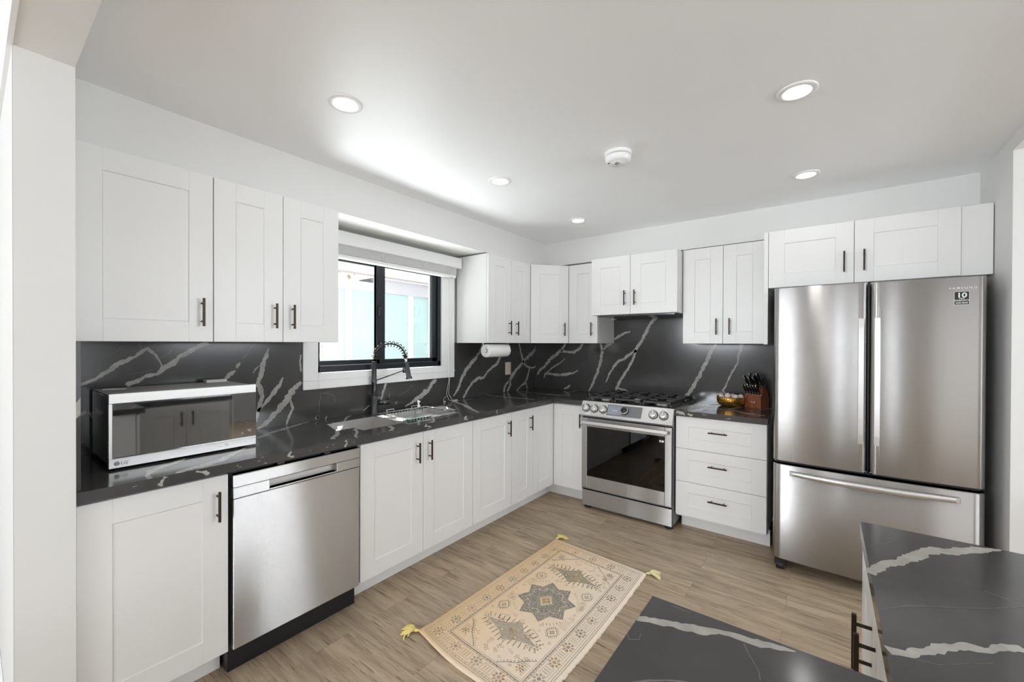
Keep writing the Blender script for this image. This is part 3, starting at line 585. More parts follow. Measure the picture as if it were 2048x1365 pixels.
# base cabinets
BZ0, BZ1 = .115, .862
def base_cab(label, fr, u0, u1, wf, doors, drawers=(), group='white shaker base cabinets', back=.022, toe=.10, name='base_cabinet', side=False, tu=None, low=False):
    p = fr((u0 + u1) / 2, 0, (wf + back) / 2); t = thing(name, label, 'cabinet', p, group)
    if low:                                                     # sink cabinet: open box so the bowl hangs inside
        b = MB(fr); b.box(u0, u0 + .018, BZ0, BZ1 + .005, back, wf - .0215); b.box(u1 - .018, u1, BZ0, BZ1 + .005, back, wf - .0215); b.box(u0 + .018, u1 - .018, BZ0, BZ0 + .018, back, wf - .0215); b.box(u0 + .018, u1 - .018, .80, BZ1 + .005, wf - .06, wf - .0215)
    else: b = MB(fr).box(u0, u1, BZ0, BZ1 + .006, back, wf - .0215, .0008)
    b.build('body', 'cab' if side else 'carcass', t)
    tu = tu or (u0, u1)
    MB(fr).box(tu[0], tu[1], 0.001, BZ0, wf - toe - .016, wf - toe).build('toe_kick', 'cab', t)
    for (a, b, h) in doors:
        d = door(fr, a + G, b - G, BZ0 + .002, BZ1 - .002, t, wf)
        if h is not None: handle(fr, h, HB[0], HB[1], d, wf)
    for (z0, z1) in drawers:
        d = door(fr, u0 + G, u1 - G, z0 + G, z1 - G, t, wf, name='drawer_front', rail=.076)
        handle(fr, (z0 + z1) / 2 + .021, (u0 + u1) / 2 - .066, (u0 + u1) / 2 + .058, d, wf, True)
    return t
base_cab('single door white base cabinet left of the dishwasher', FL, -3.653, -3.212, .622, [(-3.653, -3.212, -3.253)])
base_cab('double door white base cabinet under the sink, right of the dishwasher', FL, -2.600, -1.713, .622, [(-2.600, -2.164, -2.214), (-2.164, -1.713, -2.118)], low=True)
base_cab('single door white base cabinet right of the sink cabinet, handle at right', FL, -1.712, -1.257, .622, [(-1.712, -1.257, -1.305)])
base_cab('narrow single door white base cabinet next to the corner', FL, -1.256, -.953, .622, [(-1.256, -.953, -1.004)])
t = thing('base_cabinet', 'corner white base cabinet with two doors meeting beside the range', 'cabinet', (.4, -.4, 0), 'white shaker base cabinets')
b = MB(); b.box(.022, .600, -.952, -.022, BZ0, BZ1 + .006); b.box(.600, .915, -.600, -.022, BZ0, BZ1 + .006); b.build('body', 'carcass', t)
b = MB(); b.box(.506, .522, -.953, -.506, 0.001, BZ0); b.box(.506, .915, -.522, -.506, 0.001, BZ0); b.build('toe_kick', 'cab', t)
door(FL, -.953 + G, -.624, BZ0 + .002, BZ1 - .002, t, .622)
d = door(FB, .624, .917 - G, BZ0 + .002, BZ1 - .002, t, .622); handle(FB, .905, .672, .795, d, .622)
base_cab('three drawer white base cabinet between the range and the fridge', FB, 1.709, 2.298, .642, [], [(.628, .872), (.382, .628), (.130, .382)], side=True, toe=.14, tu=(1.718, 2.306))

# ================================================================= stone
rv = random.Random(3)
def veins(b, key, h, clip, skip=None):
    for pl in VEINS[key]:
        thin = max(p[2] for p in pl) < .006
        b.ribbon(pl, h, 2 if thin else 1, .007, .30 if not thin else .5, rv, clip, skip)
SM = ['stone', 'vein', 'vein_thin']
b = MB(FL); CZ = .911
b.box(-3.638, -2.613, CZ + .0005, 1.412, .001, .02); b.box(-2.613, -1.307, CZ + .0005, 1.113, .001, .02); b.box(-1.307, -.021, CZ + .0005, 1.412, .001, .02)
veins(b, 'left', .0203, (-3.637, -.0205, CZ + .001, 1.4115), lambda u, v: -2.613 < u < -1.307 and v > 1.112)
tag(b.build('backsplash', SM), 'charcoal stone backsplash with pale veins on the window wall', 'backsplash')
b = MB(FB); b.box(.0205, 2.345, CZ + .0005, 1.412, .001, .02); b.box(.948, 1.69, 1.412, 1.66, .001, .02)
veins(b, 'back', .0203, (.0205, 2.345, CZ + .001, 1.659), lambda u, v: v > 1.4115 and not .948 < u < 1.69)
tag(b.build('backsplash', SM), 'charcoal stone backsplash with pale veins behind the range', 'backsplash')
b = MB(); b.box(.0205, .618, -3.6545, -3.640, CZ + .0005, 1.41)
b.poly([(.6184, -3.654, 1.20), (.6184, -3.6405, 1.225), (.6184, -3.6405, 1.165), (.6184, -3.654, 1.15)], 1)
tag(b.build('backsplash', SM), 'short charcoal stone side splash on the end wall left of the microwave', 'backsplash')
# main worktop with sink cut-out
SX0, SX1, SY0, SY1 = .165, .512, -2.508, -1.725
b = MB(); T0 = .871; XF = .645; YF = -.645
b.box(.001, XF, -3.6545, SY0, T0, CZ); b.box(.001, SX0, SY0, SY1, T0, CZ); b.box(SX1, XF, SY0, SY1, T0, CZ); b.box(.001, XF, SY1, -.001, T0, CZ); b.box(XF, .933, YF, -.001, T0, CZ)
b.fr = FT
veins(b, 'counter', CZ + .0003, (.02, XF, -3.654, -.02), lambda u, v: (SX0 < u < SX1 and SY0 < v < SY1) or (u > XF and v < YF))
b.fr = FL                                                       # veins running over the front edge
for pl in ([(-3.425, .909, .016), (-3.43, .897, .007), (-3.44, .886, .012), (-3.432, .876, .006)], [(-3.33, .905, .005), (-3.30, .892, .012), (-3.285, .886, .006)],
           [(-2.97, .908, .014), (-2.98, .892, .008), (-2.96, .876, .012)], [(-2.70, .909, .012), (-2.69, .894, .007), (-2.705, .876, .008)], [(-2.16, .908, .012), (-2.17, .896, .006), (-2.12, .886, .008), (-2.15, .875, .005)],
           [(-1.80, .908, .014), (-1.82, .893, .007), (-1.79, .882, .009)], [(-1.47, .909, .009), (-1.475, .896, .012), (-1.465, .880, .006)]):
    b.ribbon(pl, XF + .0003, 1, .003, .6, rv, (-3.654, -.65, .8712, .9108))
for k in range(46):
    y = rv.uniform(-3.6, -.7); z = rv.uniform(.875, .907); b.ribbon([(y, z, .002), (y + rv.uniform(-.012, .012), z + rv.uniform(-.004, .004), .002)], XF + .0003, 1, .003, .6, rv, (-3.65, -.65, .872, .910))
tag(b.build('worktop', SM), 'L-shaped charcoal stone worktop with pale veins along the window wall', 'worktop')
b = MB(); b.box(1.700, 2.304, -.668, -.021, T0, CZ, .001)
b.fr = FT; veins(b, 'right', CZ + .0003, (1.701, 2.303, -.667, -.0215))
b.fr = FB
for pl in ([(1.72, .908, .02), (1.75, .893, .02), (1.78, .885, .014)], [(1.80, .895, .012), (1.83, .88, .018)], [(2.055, .884, .003), (2.08, .889, .004), (2.075, .896, .003)], [(1.9, .9, .004), (1.93, .897, .003)]):
    b.ribbon(pl, .6683, 1, .005, .5, rv, (1.701, 2.303, .872, .910))
tag(b.build('worktop', SM), 'short charcoal stone worktop between the range and the fridge', 'worktop')
# peninsula
PX, PY0, PY1, PB, PL = 2.683, -2.352, -3.052, -3.62, 2.332
b = MB(); b.box(PX, 3.36, PB, PY0, T0, CZ); b.box(PL, PX, PB, PY1, T0, CZ)
b.fr = FT; veins(b, 'pen', CZ + .0003, (PL, 3.36, PB, PY0), lambda u, v: u < PX and v > PY1)
tag(b.build('worktop', SM), 'L-shaped charcoal stone peninsula top with broad pale veins in the foreground', 'worktop')
FA = Fr((PX + .004, 0, 0), (0, -1, 0), (0, 0, 1), (-1, 0, 0))    # peninsula face towards the sink run: u=-y
t = thing('peninsula_cabinet', 'white L-shaped peninsula cabinet with dark handles under the foreground stone top', 'cabinet', (3.0, -2.7, 0))
b = MB(FA); b.box(2.372, 3.02, BZ0, T0 - .001, -.62, -.0215); b.build('body', 'cab', t)
MB(FA).box(2.372, 3.02, .001, BZ0, -.11, -.095).build('toe_kick', 'cab', t)
for a, e, h in ((2.376, 2.705, 2.665), (2.705, 3.035, 2.745)):
    d = door(FA, a + G, e - G, BZ0 + .002, BZ1 - .002, t, 0); handle(FA, h, .678, .803, d, 0)
FP = Fr((0, PY1 - .026, 0), (-1, 0, 0), (0, 0, 1), (0, 1, 0))                # return under the near arm
MB().box(PL + .02, 3.3, PB + .03, PY1 - .05, BZ0, T0 - .001).build('body', 'cab', t)
MB().box(PL + .05, 3.3, PB + .08, PY1 - .12, .001, BZ0).build('toe_kick', 'cab', t)
door(FP, -2.66, -2.355, BZ0 + .002, BZ1 - .002, t, 0)
# ================================================================= appliances
# dishwasher
dw = thing('dishwasher', 'stainless dishwasher with a pocket handle under the window wall worktop', 'dishwasher', (.35, -2.905, 0))
MB().box(.03, .60, -3.203, -2.607, .10, .862).build('tub', 'black', dw)
MB().box(.05, .58, -3.203, -2.607, .001, .10).build('kick_plate', 'black', dw)
U0, U1 = -3.200, -2.613
MB(FL).box(U0 + .001, U1 - .001, .119, .7515, .602, .635, .002).build('door', 'steel', dw)
b = MB(FL); b.box(U0, U1, .800, .853, .602, .640, .003); b.box(U0, -3.058, .7545, .800, .602, .640, .002); b.box(-2.742, U1, .7545, .800, .602, .640, .002); b.box(-3.058, -2.742, .7545, .761, .602, .640, .0015)
st = b.build('control_strip', 'steel', dw)
b = MB(FL); n = 12                                               # scooped pocket behind the strip
for i in range(n):
    a0, a1 = -3.058 + .316 * i / n, -3.058 + .316 * (i + 1) / n
    b.poly([(a0, .761, .606), (a1, .761, .606), (a1, .790, .604), (a0, .790, .604)]); b.poly([(a0, .790, .604), (a1, .790, .604), (a1, .800, .639), (a0, .800, .639)])
b.build('pocket_handle', 'steel_plain', st)
for u in (-3.02, -2.80): MB(FL).box(u, u + .03, .853, .866, .615, .628, .001).build('mounting_bracket', 'darksteel', dw)

# range
rg = thing('range', 'stainless gas range with black glass oven door and five knobs', 'range', (1.32, -.35, 0))
RX0, RX1 = .9365, 1.6975
MB(FB).box(RX0, RX1, .035, .905, .03, .645, .002).build('body', 'grey_side', rg)
for x in (RX0 + .04, RX1 - .04):
    for w_ in (.10, .628): MB(FB).lathe((x, .001, w_), (0, 0, 1), [(.001, 0), (.030, 0), (.030, .014), (.016, .018), (.016, .038), (.001, .038)], 20).build('leveling_foot', 'black', rg)
MB(FB).box(RX0 + .006, RX1 - .006, .026, .160, .645, .672, .003).build('drawer', 'steel', rg)
ov = MB(FB)
WX0, WX1, WZ_0, WZ_1 = .995, 1.640, .286, .704
ov.box(RX0 + .006, WX0, .180, .778, .647, .685, .003); ov.box(WX1, RX1 - .006, .180, .778, .647, .685, .003); ov.box(WX0, WX1, .180, WZ_0, .647, .685, .002); ov.box(WX0, WX1, WZ_1, .778, .647, .685, .002)
od = ov.build('oven_door', 'steel', rg)
MB(FB).box(WX0 - .002, WX1 + .002, WZ_0 - .002, WZ_1 + .002, .6795, .6845).build('window', 'oven_glass', od)
b = MB(FB)                                                       # black mask and oven cavity behind the glass
b.box(WX0, WX0 + .06, WZ_0, WZ_1, .670, .678); b.box(WX1 - .07, WX1, WZ_0, WZ_1, .670, .678); b.box(WX0 + .06, WX1 - .07, WZ_0, WZ_0 + .035, .670, .678); b.box(WX0 + .06, WX1 - .07, WZ_1 - .05, WZ_1, .670, .678)
b.build('window_mask', 'gloss', od)
b = MB(FB); cx0, cx1, cz0, cz1 = WX0 + .05, WX1 - .06, WZ_0 + .03, WZ_1 - .04
b.poly([(cx0, cz0, .6455), (cx1, cz0, .6455), (cx1, cz1, .6455), (cx0, cz1, .6455)]); 
b.build('cavity', 'black', od)
for z in (.42, .56):
    b = MB(FB); b.tube([(cx0, z, .654), (cx1, z, .654)], .004, 6)
    for i in range(16): x = cx0 + (cx1 - cx0) * (i + .5) / 16; b.tube([(x, z - .012, .652), (x, z + .03, .652)], .0015, 5)
    b.build('oven_rack', 'chrome', od)
b = MB(FB); b.box(.958, 1.672, .733, .758, .722, .738, .003); b.box(.965, .985, .737, .754, .683, .724, .002); b.box(1.645, 1.665, .737, .754, .683, .724, .002)
b.build('handle', 'steel_light', od)
text('logo', 'SAMSUNG', FB, 1.318, .225, .6853, .0125, 'text_grey', od, squash=1.5)
b = MB(FB); b.box(1.600, 1.614, .660, .675, .6848, .6852); b.box(1.618, 1.634, .660, .675, .6848, .6852)
b.build('sticker', 'text_light', od)
# slanted control panel
p0, p1 = Vector((0, -.650, .914)), Vector((0, -.706, .812)); vv = (p0 - p1).normalized()
FC = Fr(p1, (1, 0, 0), vv, Vector((0, -vv.z, vv.y)))             # u=x, v up the slope, w out
HC = (p0 - p1).length
b = MB(FB); X0, X1 = RX0 - .002, RX1 + .002
b.fr = WORLD
sec = [(-.62, .916), (-.650, .9165), (-.7065, .812), (-.7065, .800), (-.69, .793), (-.62, .793)]
k = b.vs([(X0, y, z) for y, z in sec] + [(X1, y, z) for y, z in sec]); n = len(sec)
for i in range(n): b.face([k + i, k + (i + 1) % n, k + n + (i + 1) % n, k + n + i])
b.face(range(k, k + n)); b.face(range(k + n, k + 2 * n))
cp = b.build('control_panel', 'steel_plain', rg)
MB(FC).box(1.172, 1.462, .012, HC - .012, -.002, .003, .001).build('display_panel', 'grey_side', cp)
MB(FC).box(1.182, 1.300, .022, HC - .022, .003, .0036).build('display', 'screen', cp)
b = MB(FC)
for u_, w_ in ((1.222, .016), (1.241, .018)): b.box(u_, u_ + w_, .053, .0575, .0036, .0039)
b.build('display_print', 'text_light', cp)
b = MB(FC); b.lathe((1.325, .058, .003), FC.w, [(.030, 0), (.030, .022), (.027, .026), (.001, .026)], 28); 
dl_ = b.build('dial', 'black', cp)
b = MB(FC); b.lathe((1.325, .058, .003), FC.w, [(.0305, .018), (.0312, .022), (.0285, .0265), (.027, .0262)], 28); b.build('dial_ring', 'chrome', dl_)
for x in (.982, 1.058, 1.136, 1.552, 1.630):
    b = MB(FC); b.lathe((x, .056, .001), FC.w, [(.033, 0), (.033, .006), (.029, .008), (.0275, .026), (.024, .029), (.001, .029)], 28); b.box(x - .0065, x + .0065, .056 - .012, .056 + .034, .027, .036, .002)
    kn = b.build('knob', 'steel_light', cp)
    MB(FC).lathe((x, .056, .0005), FC.w, [(.034, 0), (.036, .004), (.033, .0065)], 28).build('knob_ring', 'black', kn)
b = MB(FC); b.box(.985, 1.03, -.002, .016, -.0008, .0006); lb_ = b.build('paper_label', 'card', cp)
b = MB(FC)
for u_ in (.990, .999, 1.009): b.box(u_, u_ + .007, .006, .0085, .0006, .0009)
b.build('label_print', 'text_grey', lb_)
# cooktop, burners, grates
CT = .9165
MB().box(RX0 - .004, RX1 + .006, -.648, -.03, .912, .9165, .001).build('cooktop', 'steel_plain', rg)
MB().box(RX0 + .02, RX1 - .02, -.60, -.06, .9165, .919, .001).build('cooktop_glass', 'gloss', rg)
bur = [(1.075, -.47, .045), (1.075, -.20, .038), (1.318, -.335, .05), (1.56, -.47, .05), (1.56, -.20, .036)]
for (x, y, r) in bur:
    o = MB().lathe((x, y, .919), (0, 0, 1), [(r * 1.25, 0), (r * 1.2, .008), (r, .010), (r, .016)], 26).build('burner', 'steel_plain', rg)
    MB().lathe((x, y, .935), (0, 0, 1), [(r * .98, -.001), (r * .98, .005), (r * .8, .008), (.001, .008)], 26).build('burner_cap', 'iron', o)
for i in range(3):
    g0 = RX0 + .024 + i * .2385; g1 = g0 + .235; b = MB(); z0, z1 = .943, .957; t = .006
    ya, yb = -.612, -.055
    b.box(g0, g1, ya, ya + 2 * t, z0 - .004, z1, .002); b.box(g0, g1, yb - 2 * t, yb, z0 - .004, z1, .002); b.box(g0, g0 + 2 * t, ya, yb, z0 - .004, z1, .002); b.box(g1 - 2 * t, g1, ya, yb, z0 - .004, z1, .002)
    mx_ = (g0 + g1) / 2
    b.box(mx_ - t * .8, mx_ + t * .8, ya, ya + .20, z0, z1 + .002, .002); b.box(mx_ - t * .8, mx_ + t * .8, yb - .20, yb, z0, z1 + .002, .002); b.box(g0, g1, -.340, -.328, z0, z1, .002)
    for yc in (-.47, -.20):
        b.box(g0, g0 + .085, yc - t * .8, yc + t * .8, z0, z1 + .002, .002); b.box(g1 - .085, g1, yc - t * .8, yc + t * .8, z0, z1 + .002, .002)
    for x in (g0 + .01, g1 - .01):
        for y in (ya + .01, -.334, yb - .01): b.box(x - .008, x + .008, y - .008, y + .008, .9195, z0 + .004, .002)
    b.build('grate', 'iron', rg)

# refrigerator
fg = thing('refrigerator', 'wide stainless french door refrigerator with a bottom freezer drawer', 'refrigerator', (2.795, -.45, 0))
MB().box(2.352, 3.240, -.745, -.035, .045, 1.755, .004).build('body', 'grey_side', fg)
FYB = .752
def fdoor(name, u0, u1, v0, v1, r0=.022, r1=.022, par=None):
    b = MB(FB); n = 40; pr = []
    for i in range(n + 1):
        t = i / n; u = u0 + (u1 - u0) * t
        w_ = .812 + .020 * (1 - ((u - 2.796) / .45) ** 2)          # gentle bow across both doors
        e0, e1 = u - u0, u1 - u
        if e0 < r0: w_ -= r0 - math.sqrt(max(0, r0 * r0 - (r0 - e0) ** 2))
        if e1 < r1: w_ -= r1 - math.sqrt(max(0, r1 * r1 - (r1 - e1) ** 2))
        pr.append((u, w_))
    ext = [(u0, v) for v in ()]
    lev = [(v0, -.006), (v0 + .006, 0), (v1 - .006, 0), (v1, -.006)]
    base = [b.vs([(u, v, w_ + dw_) for u, w_ in pr]) for v, dw_ in lev]
    for a, c in zip(base, base[1:]):
        for i in range(n): b.face([a + i, a + i + 1, c + i + 1, c + i], 0, True)
    bk = [b.vs([(u0, v, FYB), (u1, v, FYB)]) for v in (v0, v1)]
    b.face([bk[0], bk[0] + 1, bk[1] + 1, bk[1]])
    b.face([base[0] + i for i in range(n + 1)] + [bk[0] + 1, bk[0]]); b.face([base[3] + i for i in range(n + 1)] + [bk[1] + 1, bk[1]])
    b.face([bk[0], bk[1]] + [q for q in base[::-1]]); b.face([bk[0] + 1, bk[1] + 1] + [q + n for q in base[::-1]])
    return b.build(name, 'steel', par or fg)
rtl = fdoor('door', 2.347, 2.7935, .684, 1.760, .02, .030); rtr = fdoor('door', 2.8025, 3.245, .684, 1.757, .030, .02)
fz = fdoor('freezer_drawer', 2.347, 3.245, .072, .664, .02, .02)
MB().box(2.36, 3.23, -.765, -.745, .06, 1.75).build('gasket', 'black', fg)
for (d_, u, s_, ed) in ((rtl, 2.764, 1, 2.7915), (rtr, 2.8325, -1, 2.8045)):
    b = MB(FB); w0 = .832; n = 14
    prf = []
    for i in range(n + 1):                                       # bar swelling out in the middle
        t = i / n; prf.append((.848 + .708 * t, w0 + .004 + .012 * math.sin(PI * min(max(t, 0), 1)) ** .5))
    for i in range(n):
        (v0, a), (v1, c_) = prf[i], prf[i + 1]
        q = b.vs([(u - .0115, v0, a), (u + .0115, v0, a - .003 * s_ + .0015), (u + .0115, v1, c_ - .003 * s_ + .0015), (u - .0115, v1, c_)]); b.face(range(q, q + 4), 0, False)
        for sd in (-1, 1):
            q = b.vs([(u + sd * .0115, v0, a + (0 if sd < 0 else -.003 * s_ + .0015)), (u + sd * .0115, v1, c_ + (0 if sd < 0 else -.003 * s_ + .0015)), (u + sd * .0115, v1, w0 - .012), (u + sd * .0115, v0, w0 - .012)]); b.face(range(q, q + 4))
    for v, a in (prf[0], prf[-1]):
        q = b.vs([(u - .0115, v, a), (u + .0115, v, a), (u + .0115, v, w0 - .012), (u - .0115, v, w0 - .012)]); b.face(range(q, q + 4))
    b.build('handle', 'steel_light', d_)
    for (va, vb) in ((1.556, 1.752), (.848, .692)):
        b = MB(FB); pts = []                                     # flowing edges that run from handle to door edge
        for i in range(11):
            t = i / 10; pts.append((u - s_ * .011 + (ed - (u - s_ * .011)) * (1 - math.cos(t * PI / 2)) ** 1.6, va + (vb - va) * math.sin(t * PI / 2), .8295 - .012 * t ** 3))
        b.tube(pts, .0026, 6); b.build('handle_edge', 'steel_light', d_)
b = MB(FB); n = 24; top = []
for i in range(n + 1):
    t = i / n; u = 2.436 + .716 * t; bow = math.sin(PI * t)
    w_ = .835 + .040 * min(1, bow * 1.1); top.append((u, .617 - .010 * bow * 0, w_, .016 + .004 * bow))
for i in range(n):
    (ua, va, wa, ha), (ub, vb, wb, hb) = top[i], top[i + 1]
    r = [(va + ha, .004), (va + ha * .6, .009), (va - ha * .6, .009), (va - ha, .002)]
    q = [[(ua, va + ha, wa - .012), (ua, va + ha * .8, wa), (ua, va - ha * .8, wa), (ua, va - ha, wa - .012)], [(ub, vb + hb, wb - .012), (ub, vb + hb * .8, wb), (ub, vb - hb * .8, wb), (ub, vb - hb, wb - .012)]]
    k0 = b.vs(q[0]); k1 = b.vs(q[1])
    for j in range(4): b.face([k0 + j, k0 + (j + 1) % 4, k1 + (j + 1) % 4, k1 + j], 0, j == 1)
b.box(2.434, 2.452, .602, .632, .815, .838, .002); b.box(3.138, 3.154, .602, .632, .812, .838, .002)
b.build('handle', 'steel_light', fz)
for x in (2.385, 3.205):
    b = MB(FB); b.cyl((x - .02, .024, .785), (x + .02, .024, .785), .0225, n=18); b.box(x - .03, x + .03, .03, .066, .74, .80, .004); b.build('roller_foot', 'black', fg)
def fw(u): return .812 + .020 * (1 - ((u - 2.796) / .45) ** 2)
FG = Fr(FB(3.155, 0, fw(3.155) + .0008), Vector((1, .079 * .9, 0)).normalized(), (0, 0, 1), Vector((.071, -1, 0)).normalized())
text('logo', 'S A M S U N G', FG, 0.003, 1.693, .0004, .0155, 'text_light', rtr, squash=1.02, thick=.0002)
b = MB(FG); b.box(-.0285, .0265, 1.6135, 1.681, -.0008, .0003); b.build('sticker_border', 'text_light', rtr)
b = MB(FG); b.box(-.027, .025, 1.615, 1.6795, -.0006, .0006); st_ = b.build('sticker', 'sticker', rtr)
text('sticker_text', '10', FG, -.001, 1.6505, .001, .034, 'text_light', st_, squash=1.1, thick=.0009)
text('sticker_text', 'YEAR', FG, -.001, 1.6425, .001, .0085, 'text_light', st_, squash=1.0, thick=.0002)
text('sticker_text', 'WARRANTY', FG, -.001, 1.6325, .001, .0098, 'text_light', st_, squash=.98, thick=.0003)
b = MB(FG)
for u_, w_ in ((-.0225, .009), (-.0125, .009), (-.001, .012), (.012, .009)): b.box(u_, u_ + w_, 1.6205, 1.6245, .0006, .001)
b.build('sticker_print', 'text_light', st_)
b = MB(FG); b.box(-.024, .022, 1.6285, 1.6292, .0006, .001)
b.build('sticker_rule', 'text_light', st_)

# microwave
mw = thing('microwave', 'countertop microwave with a stainless frame and black glass door', 'microwave', (.23, -3.285, CZ))
MX0, MX1, MYA, MYB = .055, .392, -3.543, -3.026
b = MB(); b.box(MX0, MX1, MYA + .003, MYB - .003, .926, 1.200, .006); b.build('body', 'gloss', mw)
MB().box(MX0 + .006, MX1 + .004, MYA + .004, MYB - .004, 1.2, 1.2035, .001).build('top_cover', 'brushed_top', mw)
for x in (.10, .35):
    for y in (-3.50, -3.07): MB().cyl((x, y, .9115), (x, y, .927), .014, n=14).build('foot', 'black', mw)
b = MB(FL); z0, z1 = .918, 1.2085; gz0, gz1 = .956, 1.169
b.box(MYA, MYB, gz1, z1, .394, .412, .002); b.box(MYA, MYB, z0, gz0, .394, .412, .002); b.box(MYA, MYA + .0125, gz0, gz1, .394, .412, .0015)
md = b.build('door', 'steel_light', mw)
MB(FL).box(MYA + .012, MYB + .0005, gz0 - .001, gz1 + .001, .394, .4105, .001).build('door_glass', 'micro_glass', md)
MB(FL).box(-3.1245, -3.1235, gz0, gz1, .4105, .4108).build('panel_seam', 'text_grey', md)
b = MB(FL); b.lathe((-3.519, .9365, .4121), (1, 0, 0), [(.0085, 0), (.0085, .0004), (.0001, .0005)], 24); lg = b.build('logo_badge', 'text_grey', md)
text('logo', 'LG', FL, -3.508, .9305, .4124, .0165, 'text_grey', md, align='LEFT', squash=1.05, thick=.0004)
b = MB(FL); pts = [(-3.519 + .0058 * math.cos(a), .9365 + .0058 * math.sin(a), .4127) for a in [math.radians(60 + i * 15) for i in range(21)]]; b.tube(pts, .0006, 5); b.tube([(-3.519, .9395, .4127), (-3.519, .934, .4127), (-3.5165, .934, .4127)], .0006, 5)
b.build('logo_mark', 'text_light', lg)
text('door_print', 'IQ', FL, -3.150, .936, .4124, .011, 'text_dark', md)
b = MB(FL)
for k_, (y, z, w_) in enumerate(((-3.188, .938, .012), (-3.176, .936, .010), (-3.182, .934, .014))): b.box(y, y + w_, z, z + .0008, .4121, .4123)
b.box(-3.080, -3.066, .9385, .9392, .4121, .4123); b.box(-3.077, -3.069, .935, .9357, .4121, .4123)
b.build('door_print', 'text_grey', md)
b = MB(FL); b.box(-3.090, -3.078, .988, .9895, .4106, .4109); b.build('panel_print', 'text_red', md)
b = MB(FL); 
for (y, z, w_) in ((-3.0885, .981, .008), (-3.0885, .977, .007), (-3.064, .993, .018), (-3.064, .989, .014), (-3.058, .985, .010), (-3.07, 1.028, .004), (-3.052, 1.026, .0015), (-3.095, 1.024, .0015)): b.box(y, y + w_, z, z + .0012, .4106, .4109)
b.build('panel_print', 'text_light', md)
tag(MB().box(.05, .10, -3.135, -3.045, 1.2037, 1.2165, .001).build('card_box', 'card'), 'small flat white box lying on the back of the microwave', 'box')
b = MB(); b.prism([(.14, -3.52), (.17, -3.455), (.15, -3.445), (.12, -3.50)], 1.2036, 1.2066); tag(b.build('instruction_slip', 'text_light'), 'small pale paper slip on the near corner of the microwave top', 'paper')

# ================================================================= sink, faucet and things in the sink
sk = thing('kitchen_sink', 'undermount double bowl steel sink below the window', 'sink', (.34, -2.12, .68))
def bowl(y0, y1, dep):
    b = MB(); x0, x1 = SX0 + .004, SX1 - .004; zt, zb = .9095, .9095 - dep; r = .02
    b.poly([(x0, y0, zb), (x1, y0, zb), (x1, y1, zb), (x0, y1, zb)])
    for (a, c_) in (((x0, y0), (x1, y0)), ((x1, y0), (x1, y1)), ((x1, y1), (x0, y1)), ((x0, y1), (x0, y0))): b.poly([(*a, zb), (*c_, zb), (*c_, zt), (*a, zt)])
    b.box(x0 - .003, x0 - .0005, y0, y1, zb, zt); b.box(x1 + .0005, x1 + .003, y0, y1, zb, zt)
    b.lathe(((x0 + x1) / 2, (y0 + y1) / 2, zb + .0005), (0, 0, 1), [(.045, .001), (.04, .002), (.03, -.0002), (.001, -.0002)], 22)
    return b
bowl(SY0 + .004, -2.205, .19).build('bowl', 'steel_plain', sk); bowl(-2.185, SY1 - .004, .19).build('bowl', 'steel_plain', sk)
MB().box(SX0 + .002, SX1 - .002, -2.2045, -2.1855, .75, .900, .003).build('divider', 'steel_light', sk)

FX, FY = .065, -2.134
dx, dy = .783, .622
fc_ = thing('kitchen_faucet', 'tall gunmetal spring neck faucet with a pull down spray head', 'faucet', (FX, FY, CZ))
Z = (0, 0, 1); P = lambda r, z: (FX + dx * r, FY + dy * r, z)
MB().lathe((FX, FY, CZ), Z, [(.031, .0005), (.031, .006), (.027, .008), (.0265, .118), (.024, .121), (.001, .121)], 28).build('base', 'darksteel', fc_)
MB().lathe((FX, FY, 1.031), Z, [(.0165, 0), (.0165, .092), (.0195, .094), (.0195, .116), (.0165, .118)], 24).build('stem', 'darksteel', fc_)
b = MB(); b.lathe((FX, FY, 1.148), Z, [(.0150, 0), (.0150, .128), (.008, .132)], 22)
b.tube([(FX + .0162 * math.cos(a), FY + .0162 * math.sin(a), 1.150 + .124 * a / (2 * PI * 22)) for a in [i * PI / 6 for i in range(22 * 12 + 1)]], .0026, 5)
b.build('spring_sleeve', 'darksteel', fc_)
arc = []; R0 = .109
for i in range(41):
    a = PI - PI * i / 40; arc.append(P(R0 + R0 * math.cos(a), 1.288 + .024 * i / 40 + (.108 - .012 * i / 40) * math.sin(a)))
MB().tube(arc, .0052, 8).build('hose', 'black', fc_)
b = MB(); coil = []; turns = 14; nn = 20
side = Vector((-dy, dx, 0))
for i in range(turns * nn + 1):
    t = i / (turns * nn); a = PI - PI * t; ang = 2 * PI * i / nn
    c_ = Vector(P(R0 + R0 * math.cos(a), 1.288 + .024 * t + (.108 - .012 * t) * math.sin(a))); nrm = Vector((dx * math.cos(a), dy * math.cos(a), math.sin(a)))
    coil.append(tuple(c_ + nrm * .0185 * math.cos(ang) + side * .0185 * math.sin(ang)))
b.tube(coil, .0028, 6); b.build('spring_coil', 'bronze', fc_)
hd0, hd1 = Vector(P(.2195, 1.312)), Vector(P(.247, 1.155)); ha = (hd1 - hd0).normalized(); hl = (hd1 - hd0).length
b = MB(); b.lathe(hd0 - ha * .012, ha, [(.013, 0), (.013, .02)], 20, caps=True); b.build('hose_collar', 'bronze', fc_)
b = MB(); b.lathe(hd0 + ha * .008, ha, [(.0095, 0), (.0095, .042)], 20, caps=True); b.build('spray_neck', 'chrome', fc_)
b = MB(); b.lathe(hd0 + ha * .046, ha, [(.0145, 0), (.0155, .004), (.0175, hl - .062), (.022, hl - .058), (.0225, hl - .046), (.001, hl - .046)], 24); b.lathe(hd0 + ha * .046, -ha, [(.0145, 0), (.001, 0)], 24); b.build('spray_head', 'darksteel', fc_)
